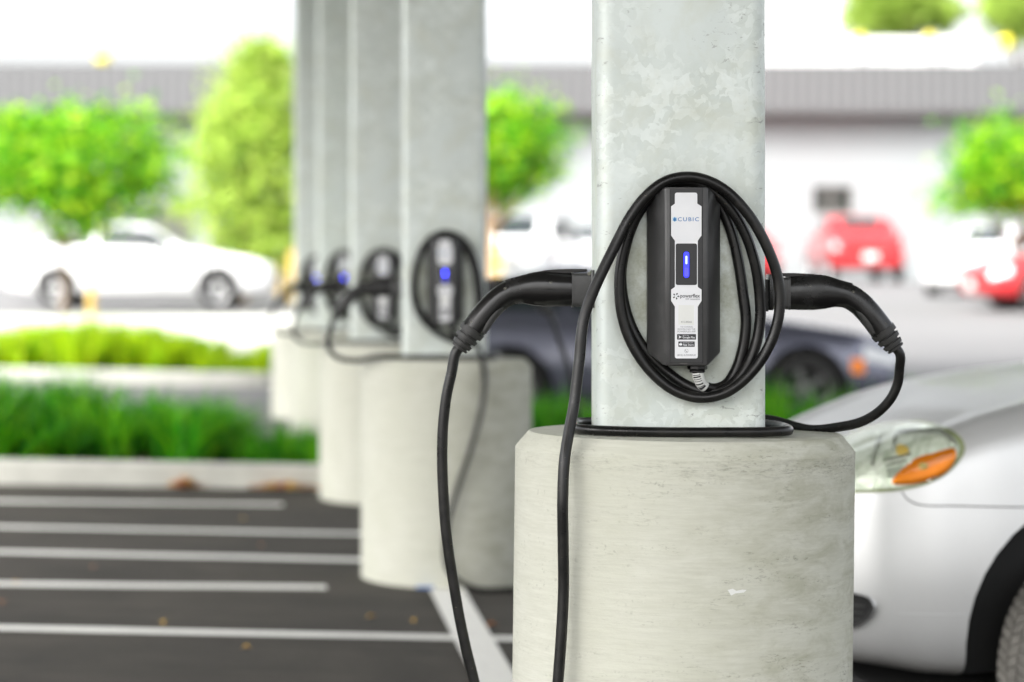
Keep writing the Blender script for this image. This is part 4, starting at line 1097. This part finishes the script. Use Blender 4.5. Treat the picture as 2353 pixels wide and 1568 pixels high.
# ------------------------------------------------------------------ the silver car beside the near pedestal
NEAR = [(0, .50, .40, .72, .77, .44), (.06, .60, .37, .77, .81, .54), (.16, .70, .345, .82, .86, .62), (.30, .78, .33, .88, .92, .70), (.45, .825, .305, .945, .985, .74), (.62, .85, .295, 1.005, 1.05, .76), (.77, .86, .31, 1.04, 1.09, .77), (1.0, .868, .30, 1.07, 1.13, .78), (1.3, .87, .28, 1.09, 1.165, .77), (1.75, .87, .26, 1.10, 1.19, .76), (2.15, .87, .26, 1.11, 1.205, .72), (2.85, .87, .26, 1.12, 1.60, .62), (3.5, .87, .26, 1.12, 1.63, .62), (4.1, .87, .26, 1.12, 1.54, .62), (4.5, .85, .28, 1.10, 1.18, .70), (4.75, .76, .34, 1.05, 1.1, .66), (4.85, .62, .44, .92, .98, .58)]
AL = math.radians(7); AX = .97; WR = .328; ARCH = .438
W0 = Vector((px_x(2575, 6.85), 6.85, 0))
Rm = Matrix.Rotation(AL, 3, 'Z')
o0 = W0 - Rm @ Vector((AX, -.868, 0))
gz0 = gz(W0.x, W0.y)
root = empty('parked_sedan', (o0.x, o0.y, gz0), AL)
tag(root, 'silver sedan with amber cornered headlight parked against the nearest pedestal', 'car')
Mw = Matrix.Translation((o0.x, o0.y, gz0)) @ Matrix.Rotation(AL, 4, 'Z'); Mi = Mw.inverted()
B = Body(NEAR, 150, .05)
bodym = cut_arches(B.solid([M['silver']]), (AX, 3.72), ARCH, .868, .41, M['black_trim'])
link('body', bodym, root)
bvh = BVHTree.FromPolygons([Mw @ v.co for v in bodym.vertices], [tuple(p.vertices) for p in bodym.polygons])
EYEV = Vector((0, 0, EYE))
def hit(px, py):
    d = (at(px, py, 10) - EYEV).normalized()
    h = bvh.ray_cast(EYEV, d)
    if h[0] is None: return None
    n = h[1] if h[1].dot(d) < 0 else -h[1]
    return h[0], n
def skin(poly, m, e0, bulge=0.0, edge=14, step=7, closed_smooth=6, ramp_=.5):
    P = catmull(poly, closed_smooth, True) if closed_smooth else np.array(poly, float)
    pts = [Vector(p) for p in P]; n = len(pts)
    ed = [(i, (i + 1) % n) for i in range(n)]
    mn, mx = P.min(0), P.max(0)
    def inside(x, y):
        c = False
        for i in range(n):
            (x1, y1), (x2, y2) = P[i], P[(i + 1) % n]
            if (y1 > y) != (y2 > y) and x < (x2 - x1) * (y - y1) / (y2 - y1) + x1: c = not c
        return c
    def dist(x, y):
        a = P; b = np.roll(P, -1, axis=0); ab = b - a; t = np.clip(((np.array([x, y]) - a) * ab).sum(1) / ((ab ** 2).sum(1) + 1e-9), 0, 1)
        return np.sqrt((((a + ab * t[:, None]) - np.array([x, y])) ** 2).sum(1)).min()
    for xx in np.arange(mn[0] + step / 2, mx[0], step):
        for yy in np.arange(mn[1] + step / 2, mx[1], step):
            if inside(xx, yy) and dist(xx, yy) > step * .45: pts.append(Vector((xx, yy)))
    vo, _, fo, *_r = delaunay_2d_cdt(pts, ed, [list(range(n))], 1, 1e-4)
    V, ok = [], []
    for v in vo:
        h = hit(v.x, v.y)
        if h is None: V.append((0, 0, 0)); ok.append(False); continue
        dd = min(1, dist(v.x, v.y) / edge)
        V.append(tuple(Mi @ (h[0] + h[1] * (e0 + bulge * dd ** ramp_)))); ok.append(True)
    Fc = [f for f in fo if all(ok[i] for i in f)]
    used = sorted({i for f in Fc for i in f}); rem = {i: k for k, i in enumerate(used)}
    return fix(mesh([V[i] for i in used], [tuple(rem[i] for i in f) for f in Fc], m, smooth=True))
def seam(path, m, r=.0022, off=0.0):
    P = catmull(path, 8); Q = []
    for p in P:
        h = hit(*p)
        if h: Q.append(tuple(Mi @ (h[0] + h[1] * off)))
    return mesh(*tube(Q, r, 6, 1, False), m, smooth=True)
def lamp_mats():
    t = NT('headlight_reflector'); v = t.coord()
    f = t.noise(t.coord((3, 3, 1)), 9, 4, .6, 1.2)
    t.set(t.ramp(f, [(.28, (.36, .41, .33)), (.42, (.68, .73, .63)), (.56, (.90, .92, .87)), (.8, (.97, .97, .95))]), .2, .25); t.bump(f, .5, .02)
    M['reflector'] = t.m
    t = NT('clear_headlight_cover'); v = t.coord()
    gl = t.n('ShaderNodeBsdfGlossy'); gl.inputs['Roughness'].default_value = .05
    tr = t.n('ShaderNodeBsdfTransparent'); tr.inputs['Color'].default_value = (.93, .96, .90, 1)
    fr = t.n('ShaderNodeLayerWeight'); fr.inputs['Blend'].default_value = .25
    f2 = t.math('ADD', t.math('MULTIPLY', fr.outputs['Fresnel'], .35), t.math('MULTIPLY', t.noise(v, 30, 3), .06))
    mx = t.n('ShaderNodeMixShader'); t.l(f2, mx.inputs[0]); t.l(tr.outputs[0], mx.inputs[1]); t.l(gl.outputs[0], mx.inputs[2]); t.l(mx.outputs[0], t.out.inputs['Surface'])
    M['cover'] = t.m
    M['rim_green'] = plain('green_edge_lens', (.36, .40, .22), .2, 0, .2, 14)
    M['chrome'] = plain('chrome', (.85, .86, .84), .12, .9, .05, 20)
lamp_mats()
HL = [(1905, 1052), (1935, 1015), (1980, 990), (2035, 977), (2100, 971), (2145, 977), (2185, 993), (2208, 1014), (2213, 1034), (2203, 1058), (2172, 1090), (2130, 1112), (2080, 1124), (2020, 1130), (1960, 1132), (1915, 1128), (1895, 1095)]
def shrink(P, k, c=None):
    c = np.mean(P, axis=0) if c is None else np.array(c)
    return [tuple(c + (np.array(p) - c) * k) for p in P]
rimm_ = skin(shrink(HL, 1.03), M['rim_green'], .002, .0, 8, 8)
hl = link('headlight', rimm_, root)
link('reflector', skin(shrink(HL, .935), M['reflector'], .006, .003, 30, 7), hl)
AMB = [(2050, 1112), (2062, 1092), (2085, 1072), (2108, 1056), (2140, 1046), (2192, 1033), (2197, 1044), (2190, 1067), (2167, 1091), (2130, 1107), (2085, 1115)]
link('amber_lens', skin(AMB, M['amber'], .011, .006, 18, 5, 4), hl)
link('bulb', skin(catmull([(2112, 1072), (2124, 1067), (2134, 1072), (2128, 1081), (2116, 1081)], 3, True), M['stake'], .018, .003, 6, 4, 0), hl)
link('reflector_fin', skin([(2018, 1002), (2026, 1002), (2012, 1076), (2004, 1076)], M['chrome'], .0125, .002, 4, 5, 0), hl)
link('reflector_fin', skin([(2058, 1004), (2063, 1004), (2055, 1072), (2049, 1072)], M['chrome'], .0125, .002, 4, 5, 0), hl)
link('reflector_fin', skin([(2060, 992), (2110, 985), (2160, 992), (2190, 1012), (2196, 1026), (2190, 1026), (2170, 1008), (2120, 1000), (2062, 1003)], M['chrome'], .0122, .003, 6, 5, 3), hl)
for k in range(4):
    link('reflector_fin', skin([(2035 + 3 * k, 1062 + 11 * k), (2095 - 10 * k, 1046 + 13 * k), (2094 - 10 * k, 1051 + 13 * k), (2034 + 3 * k, 1067 + 11 * k)], M['chrome'], .0122, .001, 4, 5, 0), hl)
link('bulb', skin([(2066, 1030), (2090, 1036), (2086, 1052), (2064, 1050)], M['stake'], .0115, .001, 6, 5, 3), hl)
for k, (bx, by) in enumerate(((2134, 1106), (2147, 1099), (2160, 1091), (2172, 1082), (2182, 1072))):
    link('reflector_fin', skin(catmull([(bx - 6, by + 3), (bx, by - 4), (bx + 6, by - 5), (bx + 1, by + 3)], 3, True), M['chrome'], .0112, .002, 4, 3, 0), hl)
link('clear_cover', skin(shrink(HL, .99), M['cover'], .012, .016, 40, 7), hl)
# fog lamp pocket, groove, panel seams
fog = [(1880, 1362), (1925, 1361), (1962, 1364), (1996, 1375), (2007, 1395), (1998, 1417), (1975, 1434), (1940, 1441), (1890, 1442)]
fl = link('fog_light_pocket', skin(shrink(fog, 1.12, (1930, 1402)), M['silver'], -.002, .010, 8, 7), root)
link('fog_light', skin(shrink(fog, 1.06, (1930, 1402)), M['black_trim'], .017, -.006, 10, 6), fl)
for k in range(3): link('fog_light_slat', seam([(1900, 1386 + 16 * k), (1950, 1388 + 16 * k), (1992 - 6 * k, 1392 + 15 * k)], M['housing'], .0025, .013), fl)
link('panel_gap', seam([(2072, 1130), (2084, 1146), (2102, 1157), (2130, 1162), (2200, 1163), (2290, 1165), (2353, 1166), (2400, 1166)], M['soffit'], .0022, -.0004), root)
link('panel_gap', seam([(1850, 1002), (1925, 968), (2000, 958), (2080, 955), (2150, 962), (2230, 990), (2330, 1010)], M['housing'], .0001, -.01), root) if False else None
link('bumper_groove', seam([(2062, 1412), (2110, 1413), (2170, 1414), (2222, 1413)], M['silver'], .0035, -.0022), root)
for sd in (-1, 1):
    wheel(root, (AX, sd * (.868 - .13), WR), WR, .215, M['rim'], sd, tread=True, turn=math.radians(24))
    wheel(root, (3.72, sd * (.868 - .13), WR), WR, .215, M['rim'], sd, tread=True)
c0, c1, c2, c3 = 2.15, 2.85, 4.1, 4.5
for nm, fn in (('windshield', lambda X, t, i, sd: 7.0 < t and c0 + .10 < X < c1 - .02), ('rear_window', lambda X, t, i, sd: 7.0 < t and c2 + .06 < X < c3 - .06)):
    link(nm, B.patch(fn, M['car_glass']), root)
for sd in (-1, 1):
    for a_, b_ in ((c0 + .25, 3.28), (3.36, c3 - .12)):
        g = B.patch(lambda X, t, i, sd2: 5.15 < t < 5.99 and a_ < X < b_ and B.zt[i] - B.zl[i] > .17, M['car_glass'], side=sd)
        if g: link('side_window', g, root)
g = B.patch(lambda X, t, i, sd2: 3.9 < t < 5.0 and .06 < X < .42, M['lamp_glass'], .006, 1); link('headlight', g, root)
link('grille', bm_mesh(bevelled([box((-.012, 0, .70), (.05, .66, .10))], .015), M['black_trim']), root)
link('number_plate', bm_mesh(bevelled([box((-.03, 0, .54), (.02, .32, .15))], .004), M['plate']), root)
link('underbody', bm_mesh(bevelled([box((.60, 0, .35), (.4, 1.1, .05)), box((1.5, 0, .24), (2.4, 1.3, .06))], .02), M['black_trim']), root)

# ------------------------------------------------------------------ camera, light, render
cam = bpy.data.cameras.new('camera'); co = link('camera', cam); co.location = (0, 0, EYE); co.rotation_euler = (PI / 2, 0, 0)
cam.sensor_width = 36; cam.lens = 85; cam.shift_y = -(784 - HZ) / 2353; cam.clip_start = .05; cam.clip_end = 3000
cam.dof.use_dof = True; cam.dof.focus_distance = 5.10; cam.dof.aperture_fstop = 2.0
scene.camera = co
SUN_AZ, SUN_EL = math.radians(-138), math.radians(46)     # azimuth from +Y toward +X
world = bpy.data.worlds.new('World'); scene.world = world; world.use_nodes = True
nt = world.node_tree; bg = nt.nodes['Background']; sky = nt.nodes.new('ShaderNodeTexSky')
sky.sky_type = 'NISHITA'; sky.sun_disc = False; sky.sun_elevation = SUN_EL; sky.sun_rotation = SUN_AZ
sky.air_density = 1.0; sky.dust_density = 6.0; sky.ozone_density = .6
hs = nt.nodes.new('ShaderNodeHueSaturation'); hs.inputs['Saturation'].default_value = .2; hs.inputs['Value'].default_value = 4.2
nt.links.new(sky.outputs[0], hs.inputs['Color']); nt.links.new(hs.outputs[0], bg.inputs['Color']); bg.inputs['Strength'].default_value = .15
sl = bpy.data.lights.new('sun', 'SUN'); so = link('sun', sl); sl.energy = 2.5; sl.angle = math.radians(14); sl.color = (1, .985, .96)
dv = Vector((math.sin(SUN_AZ) * math.cos(SUN_EL), math.cos(SUN_AZ) * math.cos(SUN_EL), math.sin(SUN_EL)))
so.rotation_euler = dv.to_track_quat('Z', 'Y').to_euler(); so.location = (-8, -4, 12)
scene.render.engine = 'CYCLES'
scene.cycles.use_denoising = True; scene.cycles.max_bounces = 8; scene.cycles.transparent_max_bounces = 12
scene.cycles.caustics_reflective = False; scene.cycles.caustics_refractive = False
scene.view_settings.view_transform = 'Standard'; scene.view_settings.look = 'None'; scene.view_settings.exposure = 0; scene.view_settings.gamma = 1
